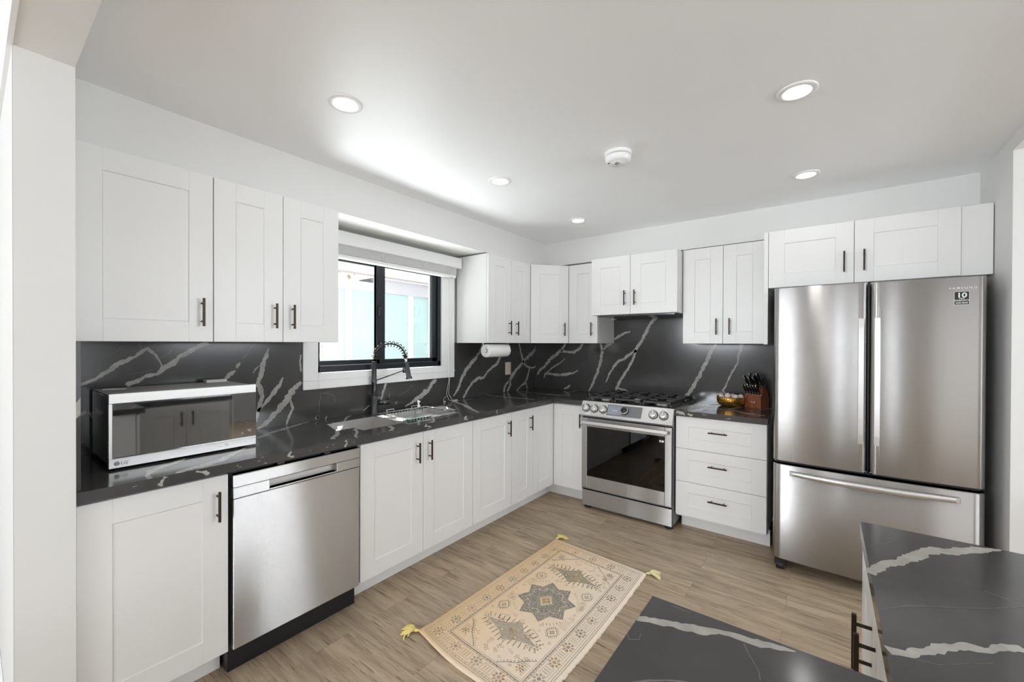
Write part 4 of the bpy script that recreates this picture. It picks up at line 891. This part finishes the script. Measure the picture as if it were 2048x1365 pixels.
b = MB(); e = P(.2185, 1.217); b.tube([P(.012, 1.143), P(.205, 1.213)], .0042, 10); b.lathe(P(.214, 1.198), Z, [(.001, 0), (.0135, 0), (.0135, .034), (.001, .034)], 18); b.build('docking_arm', 'darksteel', fc_)
b = MB(); lx, ly = .45, .893
b.tube([(FX + lx * .02, FY + ly * .02, .985), (FX + lx * .105, FY + ly * .105, .985)], [.0165, .0165], 20); b.lathe((FX + lx * .085, FY + ly * .085, .985), (lx, ly, 0), [(.0175, 0), (.0175, .003)], 20)
b.build('valve', 'darksteel', fc_)
b = MB(); b.tube([(FX + lx * .09, FY + ly * .09, .998), (FX + lx * .112, FY + ly * .112, 1.052)], [.0042, .0052], 10); b.lathe((FX + lx * .112, FY + ly * .112, 1.05), (0.1, .2, 1), [(.006, 0), (.006, .006), (.001, .007)], 12); b.build('lever', 'darksteel', fc_)

rk = thing('dish_rack', 'chrome wire rack resting over the right bowl of the sink', 'dish rack', (.34, -1.95, .90))
b = MB(); y0, y1, x0, x1 = -2.178, -1.76, SX0 + .012, SX1 - .012
for z, ins in ((.925, 0), (.865, .012)): b.tube([(x0 + ins, y0 + ins, z), (x1 - ins, y0 + ins, z), (x1 - ins, y1 - ins, z), (x0 + ins, y1 - ins, z)], .003, 7, closed=True)
b.build('rim', 'chrome', rk)
b = MB()
for i in range(16): y = y0 + .02 + (y1 - y0 - .04) * i / 15; b.tube([(x0 + .002, y, .923), (x0 + .014, y, .864), (x1 - .014, y, .864), (x1 - .002, y, .923)], .0015, 5)
for i in range(5): x = x0 + .03 + (x1 - x0 - .06) * i / 4; b.tube([(x, y0 + .012, .866), (x, y1 - .012, .866)], .0015, 5)
for y in (y0 + .10, y1 - .10):
    b.tube([(x0, y - .03, .925), (x0 - .004, y - .03, .942), (x0 - .004, y + .03, .942), (x0, y + .03, .925)], .0022, 6)
b.build('wire', 'chrome', rk)
sp = thing('soap_dispenser', 'clear glass soap bottle with a chrome pump standing in the dish rack', 'soap dispenser', (.30, -1.93, .867))
b = MB(); b.lathe((.30, -1.93, .868), Z, [(.001, 0), (.030, 0), (.032, .004), (.032, .060), (.026, .074), (.012, .08), (.012, .088)], 26); b.build('bottle', 'clear', sp)
b = MB(); b.lathe((.30, -1.93, .956), Z, [(.015, 0), (.015, .012), (.006, .014), (.006, .030), (.014, .031), (.014, .042), (.001, .044)], 22); b.tube([(.30, -1.93, .992), (.325, -1.955, .990), (.330, -1.96, .984)], .004, 8); b.build('pump', 'chrome', sp)
br = thing('dish_brush', 'dish brush with dark green bristles lying in the dish rack', 'brush', (.41, -2.03, .868))
b = MB(); b.box(.36, .462, -2.13, -1.93, .8685, .876, .003); b.build('back', 'white_plastic', br)
b = MB(); rb = random.Random(5)
for i in range(8):
    for j in range(14):
        x, y = .37 + .012 * i, -2.12 + .0135 * j; b.tube([(x, y, .876), (x + rb.uniform(-.003, .003), y + rb.uniform(-.003, .003), .905)], .002, 4)
b.build('bristles', 'green', br)
tag(MB().lathe((.262, -2.085, .869), Z, [(.001, .001), (.035, .001), (.060, .012), (.062, .012), (.037, -.0), (.001, -.0)], 32).build('saucer', 'white_plastic'), 'white saucer lying in the dish rack beside the soap bottle', 'saucer')

# ================================================================= small things on worktop and walls
ol = thing('wall_switch', 'beige wall switch plate on the stone backsplash below the paper towel', 'switch', (.0205, -.5315, 1.15))
MB(FL).box(-.577, -.486, 1.087, 1.216, .0206, .0265, .003).build('plate', 'beige', ol); MB(FL).box(-.548, -.515, 1.118, 1.185, .0265, .0305, .002).build('rocker', 'beige', ol)
pt = thing('paper_towel_holder', 'white wall cabinet mounted holder for the paper towel roll', 'holder', (.32, -1.06, 1.345))
b = MB(); tw = (.33, 1.345)
b.tube([(.33, -1.245, 1.345), (.33, -.905, 1.345)], .007, 10)
b.tube([(.33, -1.245, 1.345), (.325, -1.25, 1.37), (.31, -1.245, 1.395), (.29, -1.225, 1.4105)], .0055, 10); b.tube([(.33, -.905, 1.345), (.325, -.90, 1.38), (.30, -.905, 1.4105)], .0055, 10)
b.lathe((.33, -1.249, 1.345), (0, 1, 0), [(.001, 0), (.016, 0), (.016, .005), (.001, .005)], 20); b.build('arm', 'white_plastic', pt)
b = MB(); b.lathe((.33, -1.238, 1.345), (0, 1, 0), [(.020, .001), (.020, .278), (.054, .278), (.0555, .274), (.0555, .005), (.054, .001), (.020, .001)], 40)
tag(b.build('paper_towel_roll', 'paper'), 'white paper towel roll hanging below the wall cabinet right of the window', 'paper towel roll')

bw = thing('egg_bowl', 'round hammered amber bowl holding eggs beside the knife block', 'bowl', (2.0, -.16, CZ))
b = MB(); b.lathe((2.0, -.16, CZ + .0005), Z, [(.001, 0), (.066, 0), (.072, .003), (.090, .014), (.099, .032), (.102, .055), (.101, .076), (.0995, .0765), (.100, .055), (.096, .033), (.087, .017), (.068, .006), (.001, .005)], 48); b.build('shell', 'amber', bw)
eggs = [(-.060, -.030, .066, 'egg at the left rim of the amber bowl'), (-.012, -.052, .074, 'egg sitting highest at the front of the amber bowl'), (.036, -.030, .068, 'pale egg lying right of the middle in the amber bowl'), (.066, .012, .066, 'egg at the right rim of the amber bowl next to the block'), (.006, .040, .066, 'egg at the back of the amber bowl')]
eg = None
for i, (ex, ey, ez, lab) in enumerate(eggs):
    if eg is None:
        b = MB(); pr_ = [(max(.0005, .0215 * math.sin(PI * k / 16) * (1 - .12 * math.cos(PI * k / 16))), -.028 * math.cos(PI * k / 16)) for k in range(17)]; b.lathe((0, 0, 0), Z, pr_, 24); eg = b.build('egg', 'egg'); o = eg
    else: o = eg.copy(); COL.objects.link(o)
    tag(o, lab, 'egg', 'eggs in the amber bowl'); o.location = (2.0 + ex, -.16 + ey, CZ + ez + .008); o.rotation_euler = [(1.3, .3, .2), (.25, .2, 0), (1.4, 0, 1.2), (1.2, .4, 2.1), (1.35, 0, .6)][i]

# knife block
ua = math.radians(-26); KU = Vector((math.cos(ua), math.sin(ua), 0)); KN = Vector((math.sin(ua), -math.cos(ua), 0))
KO = Vector((2.098, -.150, CZ))
FK = Fr(KO, KU, (0, 0, 1), KN)                                     # u along front, v up, w out of the front
kb = thing('knife_block', 'dark cherry wood knife block full of black handled knives by the fridge', 'knife block', KO + KU * .065 - KN * .05)
b = MB(FK); W_ = .130
def kbp(pts, u0, u1):
    k_ = b.vs([(u0, v, w_) for v, w_ in pts] + [(u1, v, w_) for v, w_ in pts]); n_ = len(pts)
    for i in range(n_): b.face([k_ + i, k_ + (i + 1) % n_, k_ + n_ + (i + 1) % n_, k_ + n_ + i])
    b.face(range(k_, k_ + n_)); b.face(range(k_ + n_, k_ + 2 * n_))
kbp([(.001, 0), (.001, -.096), (.075, -.105), (.185, -.062), (.150, -.018), (.098, -.012), (.098, 0)], 0, W_)
b.build('body', 'wood', kb)
b = MB(FK); b.box(.046, .075, .0445, .0475, .0002, .0008); b.lathe((.079, .047, .0003), KN, [(.0045, 0), (.0045, .0006), (.0001, .0007)], 14); b.build('maker_mark', 'text_light', kb)
def knife(name, cat, label, u, v, w_, L, r, tilt, group):
    base = FK(u, v, w_); ax = (KN * math.cos(tilt) + Vector((0, 0, 1)) * math.sin(tilt)).normalized(); f = Fr(base, KU, (KU.cross(ax)) * -1, ax)
    t = thing(name, label, cat, base, group)
    h = MB(f); n = 10; rings = []
    for i in range(n + 1):
        q = i / n; s_ = 1 + .18 * math.sin(PI * q * 1.0) - .12 * (q > .9); bend = .006 * math.sin(PI * q)
        rings.append(h.vs([(r * .62 * s_ * math.cos(2 * PI * j / 10), r * s_ * math.sin(2 * PI * j / 10) + bend, .012 + (L - .012) * q) for j in range(10)]))
    for a, c_ in zip(rings, rings[1:]):
        for j in range(10): h.face([a + j, a + (j + 1) % 10, c_ + (j + 1) % 10, c_ + j], 0, True)
    h.face([rings[0] + j for j in range(10)]); h.face([rings[-1] + j for j in range(10)])
    h.build('handle', 'black', t)
    h = MB(f); h.tube([(0, .0, L), (0, .0, L + .003)], r * .8, 10); h.build('end_cap', 'chrome', t)
    h = MB(f); h.tube([(0, -r * .62 + .006 * math.sin(PI * q / 6), .014 + (L - .016) * q / 6) for q in range(7)], r * .5, 8); h.build('handle_spine', 'steel_plain', t)
    h = MB(f); h.box(-.0012, .0012, -r * .9, r * .9, -.010, .013); h.box(-r * .5, r * .5, -r * .8, r * .8, .010, .0145, .001); h.build('blade', 'chrome', t)
for i in range(6):
    knife('steak_knife', 'knife', ['leftmost', 'second from left', 'third from left', 'fourth from left', 'fifth from left', 'rightmost'][i] + ' of six small steak knives along the front of the knife block', .012 + .0212 * i, .101, -.006, .098, .0088, math.radians(56), 'steak knives in the block')
for i, (u, L, lab) in enumerate(((.022, .128, 'left large knife in the middle row of the knife block'), (.058, .122, 'middle large knife in the middle row of the knife block'), (.092, .122, 'right large knife in the middle row of the knife block'))):
    knife('chef_knife', 'knife', lab, u, .152, -.025, L, .0115, math.radians(54), 'large knives in the block')
for i, (u, L, lab) in enumerate(((.050, .125, 'left tall knife in the back row of the knife block'), (.078, .105, 'short middle knife in the back row of the knife block'), (.104, .122, 'right tall knife in the back row of the knife block'))):
    knife('chef_knife', 'knife', lab, u, .172, -.048, L, .0115, math.radians(56), 'large knives in the block')
sc_ = thing('kitchen_scissors', 'black handled kitchen scissors in the right side of the knife block', 'scissors', FK(.118, .165, -.035))
b = MB(FK)
for cu_, cv_, ru, rv_ in ((.112, .205, .014, .026), (.142, .208, .014, .028)):
    b.tube([(cu_ + ru * math.cos(a), cv_ + rv_ * math.sin(a), -.030 + .012 * math.sin(a)) for a in [2 * PI * k_ / 20 for k_ in range(20)]], .0048, 7, closed=True)
b.tube([(.118, .182, -.035), (.121, .150, -.040)], .006, 8); b.tube([(.135, .182, -.035), (.124, .150, -.040)], .006, 8)
b.build('finger_loop', 'black', sc_)

# ================================================================= ceiling fixtures
dl0 = None
for i, (x, y, lab) in enumerate(((1.006, -2.918, 'round recessed ceiling light nearest the camera, above the dishwasher side'), (1.010, -1.896, 'round recessed ceiling light in front of the kitchen window'), (1.008, -.889, 'round recessed ceiling light in the far corner before the diagonal cabinet'), (2.508, -1.898, 'round recessed ceiling light at the upper right of the photo'), (2.508, -.899, 'round recessed ceiling light in front of the fridge cabinet'))):
    if dl0 is None:
        dl0 = r = thing('recessed_light', lab, 'ceiling light', (x, y, CEIL), 'recessed ceiling lights')
        b = MB(); b.lathe((x, y, CEIL), (0, 0, -1), [(.069, .0002), (.069, .003), (.066, .0055), (.050, .0065), (.046, .004), (.046, .001)], 40); b.build('trim_ring', 'white_plastic', r)
        b = MB(); b.lathe((x, y, CEIL), (0, 0, -1), [(.0465, .0035), (.0001, .0035)], 40); b.build('diffuser', 'lamp', r)
    else:
        r = dl0.copy(); COL.objects.link(r); r.location = (x, y, CEIL); tag(r, lab, 'ceiling light', 'recessed ceiling lights')
        for ch in list(dl0.children): c_ = ch.copy(); COL.objects.link(c_); c_.parent = r
sm = thing('smoke_detector', 'round white smoke detector on the ceiling between the recessed lights', 'smoke detector', (1.735, -1.815, CEIL))
O = (1.735, -1.815, CEIL); D = (0, 0, -1)
MB().lathe(O, D, [(.069, .0002), (.069, .012), (.066, .016), (.058, .0165)], 44).build('mounting_base', 'white_plastic', sm)
MB().lathe(O, D, [(.056, .016), (.056, .021)], 44).build('vent_gap', 'text_grey', sm)
MB().lathe(O, D, [(.058, .0205), (.0655, .021), (.066, .026), (.062, .046), (.054, .053), (.022, .055), (.022, .0555), (.001, .0555)], 44).build('housing', 'white_plastic', sm)
b = MB(); b.lathe((1.728, -1.822, CEIL), D, [(.021, .0552), (.021, .0565), (.018, .0575), (.017, .0562)], 30); b.lathe((1.728, -1.822, CEIL), D, [(.016, .056), (.013, .061), (.001, .063)], 26); b.build('test_button', 'chrome', sm)
MB().box(1.690, 1.702, -1.846, -1.840, CEIL - .0552, CEIL - .0535).build('indicator', 'text_dark', sm)
# ================================================================= rug
RW, RL = .68, 1.26
C00, C01, C11, C10 = (1.036, -2.548), (1.074, -1.325), (1.745, -1.372), (1.728, -2.640)
def RP(a, b, h=.0085):
    s, t = a / RW, b / RL
    x = (C00[0] * (1 - s) + C10[0] * s) * (1 - t) + (C01[0] * (1 - s) + C11[0] * s) * t
    y = (C00[1] * (1 - s) + C10[1] * s) * (1 - t) + (C01[1] * (1 - s) + C11[1] * s) * t
    x += .012 * math.sin(PI * t) * (s - .1) * 1.2; y -= .010 * math.sin(2 * PI * s) * (1 - t) ** 3
    z = h + .010 * max(0, 1 - t * 14) * (.5 + .5 * math.sin(s * 9 + .5)) * (1 if s < .8 else .4)
    return (x, y, z)
rg_ = thing('rug', 'small cream and tan woven rug with a faded medallion pattern and corner tassels', 'rug', (1.39, -1.98, 0))
rugM = ['rug', 'r_blue', 'r_tan', 'r_rust', 'r_sage', 'r_grey', 'r_cream', 'r_pink']
BLU, TAN, RUST, SAGE, GREY, CRM, PNK = 1, 2, 3, 4, 5, 6, 7
b = MB(); NA, NB = 34, 126; r7 = random.Random(11)
ed = [[r7.uniform(-.0015, .0015) for _ in range(NB + 1)] for _ in range(2)]
def edge(i, j):
    a = RW * i / NA; 
    if i == 0: a += ed[0][j]
    if i == NA: a += ed[1][j] * 2
    return a, RL * j / NB
top = b.vs([RP(*edge(i, j)) for j in range(NB + 1) for i in range(NA + 1)])
for j in range(NB):
    for i in range(NA): k = top + j * (NA + 1) + i; b.face([k, k + 1, k + NA + 2, k + NA + 1], 0, True)
per = [(i, 0) for i in range(NA)] + [(NA, j) for j in range(NB)] + [(i, NB) for i in range(NA, 0, -1)] + [(0, j) for j in range(NB, 0, -1)]
lo = b.vs([(*RP(*edge(i, j))[:2], .0008 + RP(*edge(i, j))[2] - .0085) for i, j in per])
for k in range(len(per)):
    k2 = (k + 1) % len(per); t1 = top + per[k][1] * (NA + 1) + per[k][0]; t2 = top + per[k2][1] * (NA + 1) + per[k2][0]; b.face([lo + k, lo + k2, t2, t1], 0)
def rpoly(pts, m, lay=1):
    h = .0085 + .00035 * lay; cx = sum(p[0] for p in pts) / len(pts); cy = sum(p[1] for p in pts) / len(pts)
    k = b.vs([RP(cx, cy, h)] + [RP(p[0], p[1], h) for p in pts]); n = len(pts)
    for i in range(n): b.face([k, k + 1 + i, k + 1 + (i + 1) % n], m)
def rline(p, q, w, m, lay=2):
    d = math.hypot(q[0] - p[0], q[1] - p[1]) or 1; n = max(1, int(d / .03)); tx, ty = (q[0] - p[0]) / d * w / 2, (q[1] - p[1]) / d * w / 2; h = .0085 + .00035 * lay
    L = []
    for i in range(n + 1):
        t = i / n; x = p[0] + (q[0] - p[0]) * t; y = p[1] + (q[1] - p[1]) * t; L += [RP(x - ty, y + tx, h), RP(x + ty, y - tx, h)]
    k = b.vs(L)
    for i in range(n): b.face([k + 2 * i, k + 2 * i + 1, k + 2 * i + 3, k + 2 * i + 2], m)
def rloop(pts, w, m, lay=2):
    for i in range(len(pts)): rline(pts[i], pts[(i + 1) % len(pts)], w, m, lay)
def rect(i): return [(i, i), (RW - i, i), (RW - i, RL - i), (i, RL - i)]
rloop(rect(.022), .003, TAN); rloop(rect(.032), .003, GREY); rloop(rect(.118), .0052, BLU); rloop(rect(.128), .002, GREY); rloop(rect(.044), .0016, SAGE); rloop(rect(.108), .0018, TAN)
def flower(x, y, r, m1, m2, n=6, lay=2):
    for k in range(n):
        a = 2 * PI * k / n + .3; px, py = x + r * .68 * math.cos(a), y + r * .68 * math.sin(a)
        rpoly([(px + r * .36 * math.cos(a), py + r * .36 * math.sin(a)), (px - r * .22 * math.sin(a), py + r * .22 * math.cos(a)), (px - r * .3 * math.cos(a), py - r * .3 * math.sin(a)), (px + r * .22 * math.sin(a), py - r * .22 * math.cos(a))], m1, lay)
    rpoly([(x + r * .3 * math.cos(k * PI / 3), y + r * .3 * math.sin(k * PI / 3)) for k in range(6)], m2, lay + 1)
def comb_diamond(x, y, r, m=BLU):
    P = [(x, y + r * 1.25), (x + r, y), (x, y - r * 1.25), (x - r, y)]
    rpoly([(x, y + r * .6), (x + r * .5, y), (x, y - r * .6), (x - r * .5, y)], TAN, 1); rloop(P, .0028, m, 2)
    rpoly([(x, y + r * .25), (x + r * .2, y), (x, y - r * .25), (x - r * .2, y)], CRM, 2)
    for i in range(4):
        p, q = P[i], P[(i + 1) % 4]; nx, ny = (p[0] + q[0]) / 2 - x, (p[1] + q[1]) / 2 - y; l = math.hypot(nx, ny); nx, ny = nx / l, ny / l
        for k in range(5): t = (k + .5) / 5; sx_, sy_ = p[0] + (q[0] - p[0]) * t, p[1] + (q[1] - p[1]) * t; rline((sx_, sy_), (sx_ + nx * .013, sy_ + ny * .013), .0024, m, 2)
def chevron(x, y, w, n, dirn, m):
    for k in range(n): yy = y + dirn * k * .014; rline((x - w, yy), (x, yy + dirn * .012), .0022, m); rline((x, yy + dirn * .012), (x + w, yy), .0022, m)
def key(x, y, hor, m1, m2):
    a, c = (.030, .020) if hor else (.020, .030)
    rloop([(x - a, y - c), (x + a, y - c), (x + a, y + c), (x - a, y + c)], .0018, m1, 2)
    for k in (-1, 0, 1):
        if hor: rline((x + k * .014, y - c * .7), (x + k * .014, y + c * .7), .0035, m2, 2)
        else: rline((x - a * .7, y + k * .014), (x + a * .7, y + k * .014), .0035, m2, 2)
# border band
nb_ = 20; cols = [TAN, RUST, SAGE, GREY, PNK, TAN, GREY]
for side in (0, 1):
    x = .076 if side == 0 else RW - .076
    for k in range(nb_):
        y = .076 + (RL - .152) * k / (nb_ - 1)
        if k % 2 == 0: flower(x, y, .031, cols[(k + side) % 7], BLU if k % 4 else RUST, 8)
        else: key(x, y, False, GREY, cols[(k * 3) % 7]); flower(x + .002, y + .036, .008, RUST, TAN, 4)
for side in (0, 1):
    y = .076 if side == 0 else RL - .076
    for k in range(1, 8):
        x = .076 + (RW - .152) * k / 8
        if k % 2 == 0: flower(x, y, .031, cols[(k + 2) % 7], RUST, 8)
        else: key(x, y, True, GREY, cols[(k * 2 + 1) % 7])
for side in (0, 1):
    for k in range(62):
        y = .05 + (RL - .1) * k / 61; x = .112 if side == 0 else RW - .112; rpoly([(x, y + .004), (x + .003, y), (x, y - .004), (x - .003, y)], cols[k % 5], 2)
for k in range(30):
    x = .05 + (RW - .1) * k / 29
    for y in (.112, RL - .112, .0385, RL - .0385): rpoly([(x, y + .003), (x + .005, y), (x, y - .003), (x - .005, y)], cols[(k * 2) % 6], 2)
# centre medallion: eight pointed star
cx, cy = RW / 2, RL / 2
def star(r1, r2, n, ph, sx_=1., sy_=1.): return [(cx + sx_ * (r1 if k % 2 == 0 else r2) * math.cos(ph + PI * k / n), cy + sy_ * (r1 if k % 2 == 0 else r2) * math.sin(ph + PI * k / n)) for k in range(2 * n)]
S1 = star(.172, .125, 8, PI / 8, .92, 1.02); rpoly(S1, BLU, 1); rloop(S1, .003, BLU, 3)
rloop(star(.150, .110, 8, PI / 8, .92, 1.02), .003, GREY, 2); rloop(star(.118, .088, 8, PI / 8), .003, CRM, 2)
for k in range(16):
    a = 2 * PI * k / 16 + PI / 16; flower(cx + .100 * math.cos(a), cy + .106 * math.sin(a), .015, [TAN, GREY, RUST, SAGE][k % 4], CRM, 5, 2)
for k in range(8):
    a = 2 * PI * k / 8 + PI / 8; flower(cx + .138 * math.cos(a), cy + .148 * math.sin(a), .010, TAN, GREY, 5, 2)
rpoly([(cx, cy + .072), (cx + .058, cy), (cx, cy - .072), (cx - .058, cy)], SAGE, 2); rloop([(cx, cy + .072), (cx + .058, cy), (cx, cy - .072), (cx - .058, cy)], .003, BLU, 4)
rpoly([(cx, cy + .05), (cx + .04, cy), (cx, cy - .05), (cx - .04, cy)], CRM, 3); rpoly([(cx, cy + .037), (cx + .03, cy), (cx, cy - .037), (cx - .03, cy)], TAN, 4); flower(cx, cy, .018, RUST, CRM, 4, 5)
for a0 in range(4):                                                # hooks around the star
    for k in range(6):
        a = PI / 2 * a0 + PI / 4 + (k - 2.5) * .10; p = (cx + .165 * math.cos(a), cy + .178 * math.sin(a)); rline(p, (p[0] + .016 * math.cos(a), p[1] + .016 * math.sin(a)), .0026, BLU, 2)
# palmette clusters above and below
for sgn, m1, m2 in ((1, SAGE, BLU), (-1, GREY, GREY)):
    y0 = cy + sgn * .305
    rpoly([(cx - .15, y0), (cx - .05, y0 + .035), (cx, y0 + .085), (cx + .05, y0 + .035), (cx + .15, y0), (cx + .05, y0 - .035), (cx, y0 - .075), (cx - .05, y0 - .035)], m1, 1)
    for k in range(14):
        t = (k - 6.5) / 6.5; x = cx + t * .155; hh = .03 + .045 * (1 - abs(t)); 
        for q in (1, -1): rline((x, y0 + q * hh * .55), (x + .014 * t, y0 + q * hh * 1.25), .0062, m2 if k % 2 else SAGE, 2)
    for k in range(7): flower(cx + (k - 3) * .042, y0 + .022 * ((k % 2) * 2 - 1), .019, [TAN, RUST, m2, GREY][k % 4], CRM, 6, 3)
    flower(cx, y0, .028, TAN, RUST, 8, 4)
    for q in (-1, 1): flower(cx + q * .155, y0, .024, m2, TAN, 6, 2); rloop([(cx + q * .06, y0 + .05), (cx + q * .11, y0 + .03), (cx + q * .12, y0 + .06), (cx + q * .075, y0 + .08)], .0026, m2, 2)
for qx in (-1, 1):
    for qy in (-1, 1):
        comb_diamond(cx + qx * .155, cy + qy * .178, .030); chevron(cx + qx * .172, cy + qy * .055, .022, 5, qy, TAN if qx < 0 else PNK)
        for k in range(6): rline((cx + qx * .20, cy + qy * (.475 - .012 * k)), (cx + qx * (.20 - .012 * (k + 1)), cy + qy * (.475 - .012 * k)), .0026, TAN if qy < 0 else RUST, 2)
        # stepped corner of the field
        st_ = [(cx + qx * .205, cy + qy * .37), (cx + qx * .17, cy + qy * .40), (cx + qx * .14, cy + qy * .44), (cx + qx * .10, cy + qy * .47), (cx + qx * .07, cy + qy * .50)]
        for p, q in zip(st_, st_[1:]):
            rline(p, q, .003, BLU, 2)
            for k in range(3): t = (k + .5) / 3; x, y = p[0] + (q[0] - p[0]) * t, p[1] + (q[1] - p[1]) * t; rline((x, y), (x - qx * .008, y - qy * .010), .0022, BLU, 2)
        flower(cx + qx * .17, cy + qy * .455, .022, TAN if qy < 0 else SAGE, RUST, 6)
for k in range(300):
    x = r7.uniform(.145, RW - .145); y = r7.uniform(.15, RL - .15)
    if math.hypot((x - cx) / .9, y - cy) < .195 or abs(abs(y - cy) - .305) < .09 and abs(x - cx) < .17: continue
    if any(math.hypot(x - cx - q * .155, y - cy - p * .178) < .06 for q in (-1, 1) for p in (-1, 1)): continue
    flower(x, y, r7.uniform(.007, .013), [TAN, GREY, RUST, BLU, SAGE][k % 5], CRM, r7.choice([4, 5]))
b.build('pile', rugM, rg_)
def tassel(x, y, ang, m, seed):
    rr = random.Random(seed); b = MB(); b.tube([(x, y, .010), (x + .022 * math.cos(ang), y + .022 * math.sin(ang), .012)], [.004, .009], 8)
    for k in range(26):
        a = ang + rr.uniform(-.75, .75); l = rr.uniform(.050, .075); z = rr.uniform(.003, .014); sx_, sy_ = x + .018 * math.cos(ang), y + .018 * math.sin(ang)
        b.tube([(sx_, sy_, .012), (sx_ + l * .35 * math.cos(a), sy_ + l * .35 * math.sin(a), z + .012), (sx_ + l * .75 * math.cos(a + rr.uniform(-.3, .3)), sy_ + l * .75 * math.sin(a + .1), z + .004), (sx_ + l * math.cos(a + rr.uniform(-.35, .35)), sy_ + l * math.sin(a), max(.003, z - .004))], .0032, 5)
    return b.build('tassel', m, rg_)
tassel(C00[0] + .002, C00[1] + .004, math.radians(215), 'yellow', 1); tassel(C01[0] + .002, C01[1] - .002, math.radians(75), 'yellow', 2); tassel(C11[0] - .004, C11[1] - .002, math.radians(25), 'paleyellow', 3)
tassel(C10[0] - .004, C10[1] + .002, math.radians(-40), 'paleyellow', 4)
# ---------------------------------------------------------------- tree beyond the neighbour roof
tr = thing('tree', 'golden leafy tree crown showing over the neighbouring roof', 'tree', (-7.0, .6, 0))
MB().tube([(-7.0, .6, 0), (-6.95, .62, 1.6), (-7.0, .6, 3.9)], [.16, .13, .07], 10).build('trunk', 'roof', tr)
b = MB(); rr = random.Random(9)
for k in range(900):
    a, e, r = rr.uniform(0, 2 * PI), rr.uniform(-1, 1), rr.uniform(.5, 1.6); x, y, z = -7.0 + r * math.cos(a) * math.sqrt(1 - e * e), .6 + 1.7 * r * math.sin(a) * math.sqrt(1 - e * e), 4.1 + r * e * .9
    d1 = Vector((rr.uniform(-1, 1), rr.uniform(-1, 1), rr.uniform(-1, 1))).normalized() * .10; d2 = d1.orthogonal().normalized() * .06
    c_ = Vector((x, y, z)); b.poly([c_ - d1, c_ + d2, c_ + d1, c_ - d2])
b.build('foliage', 'leaf', tr)
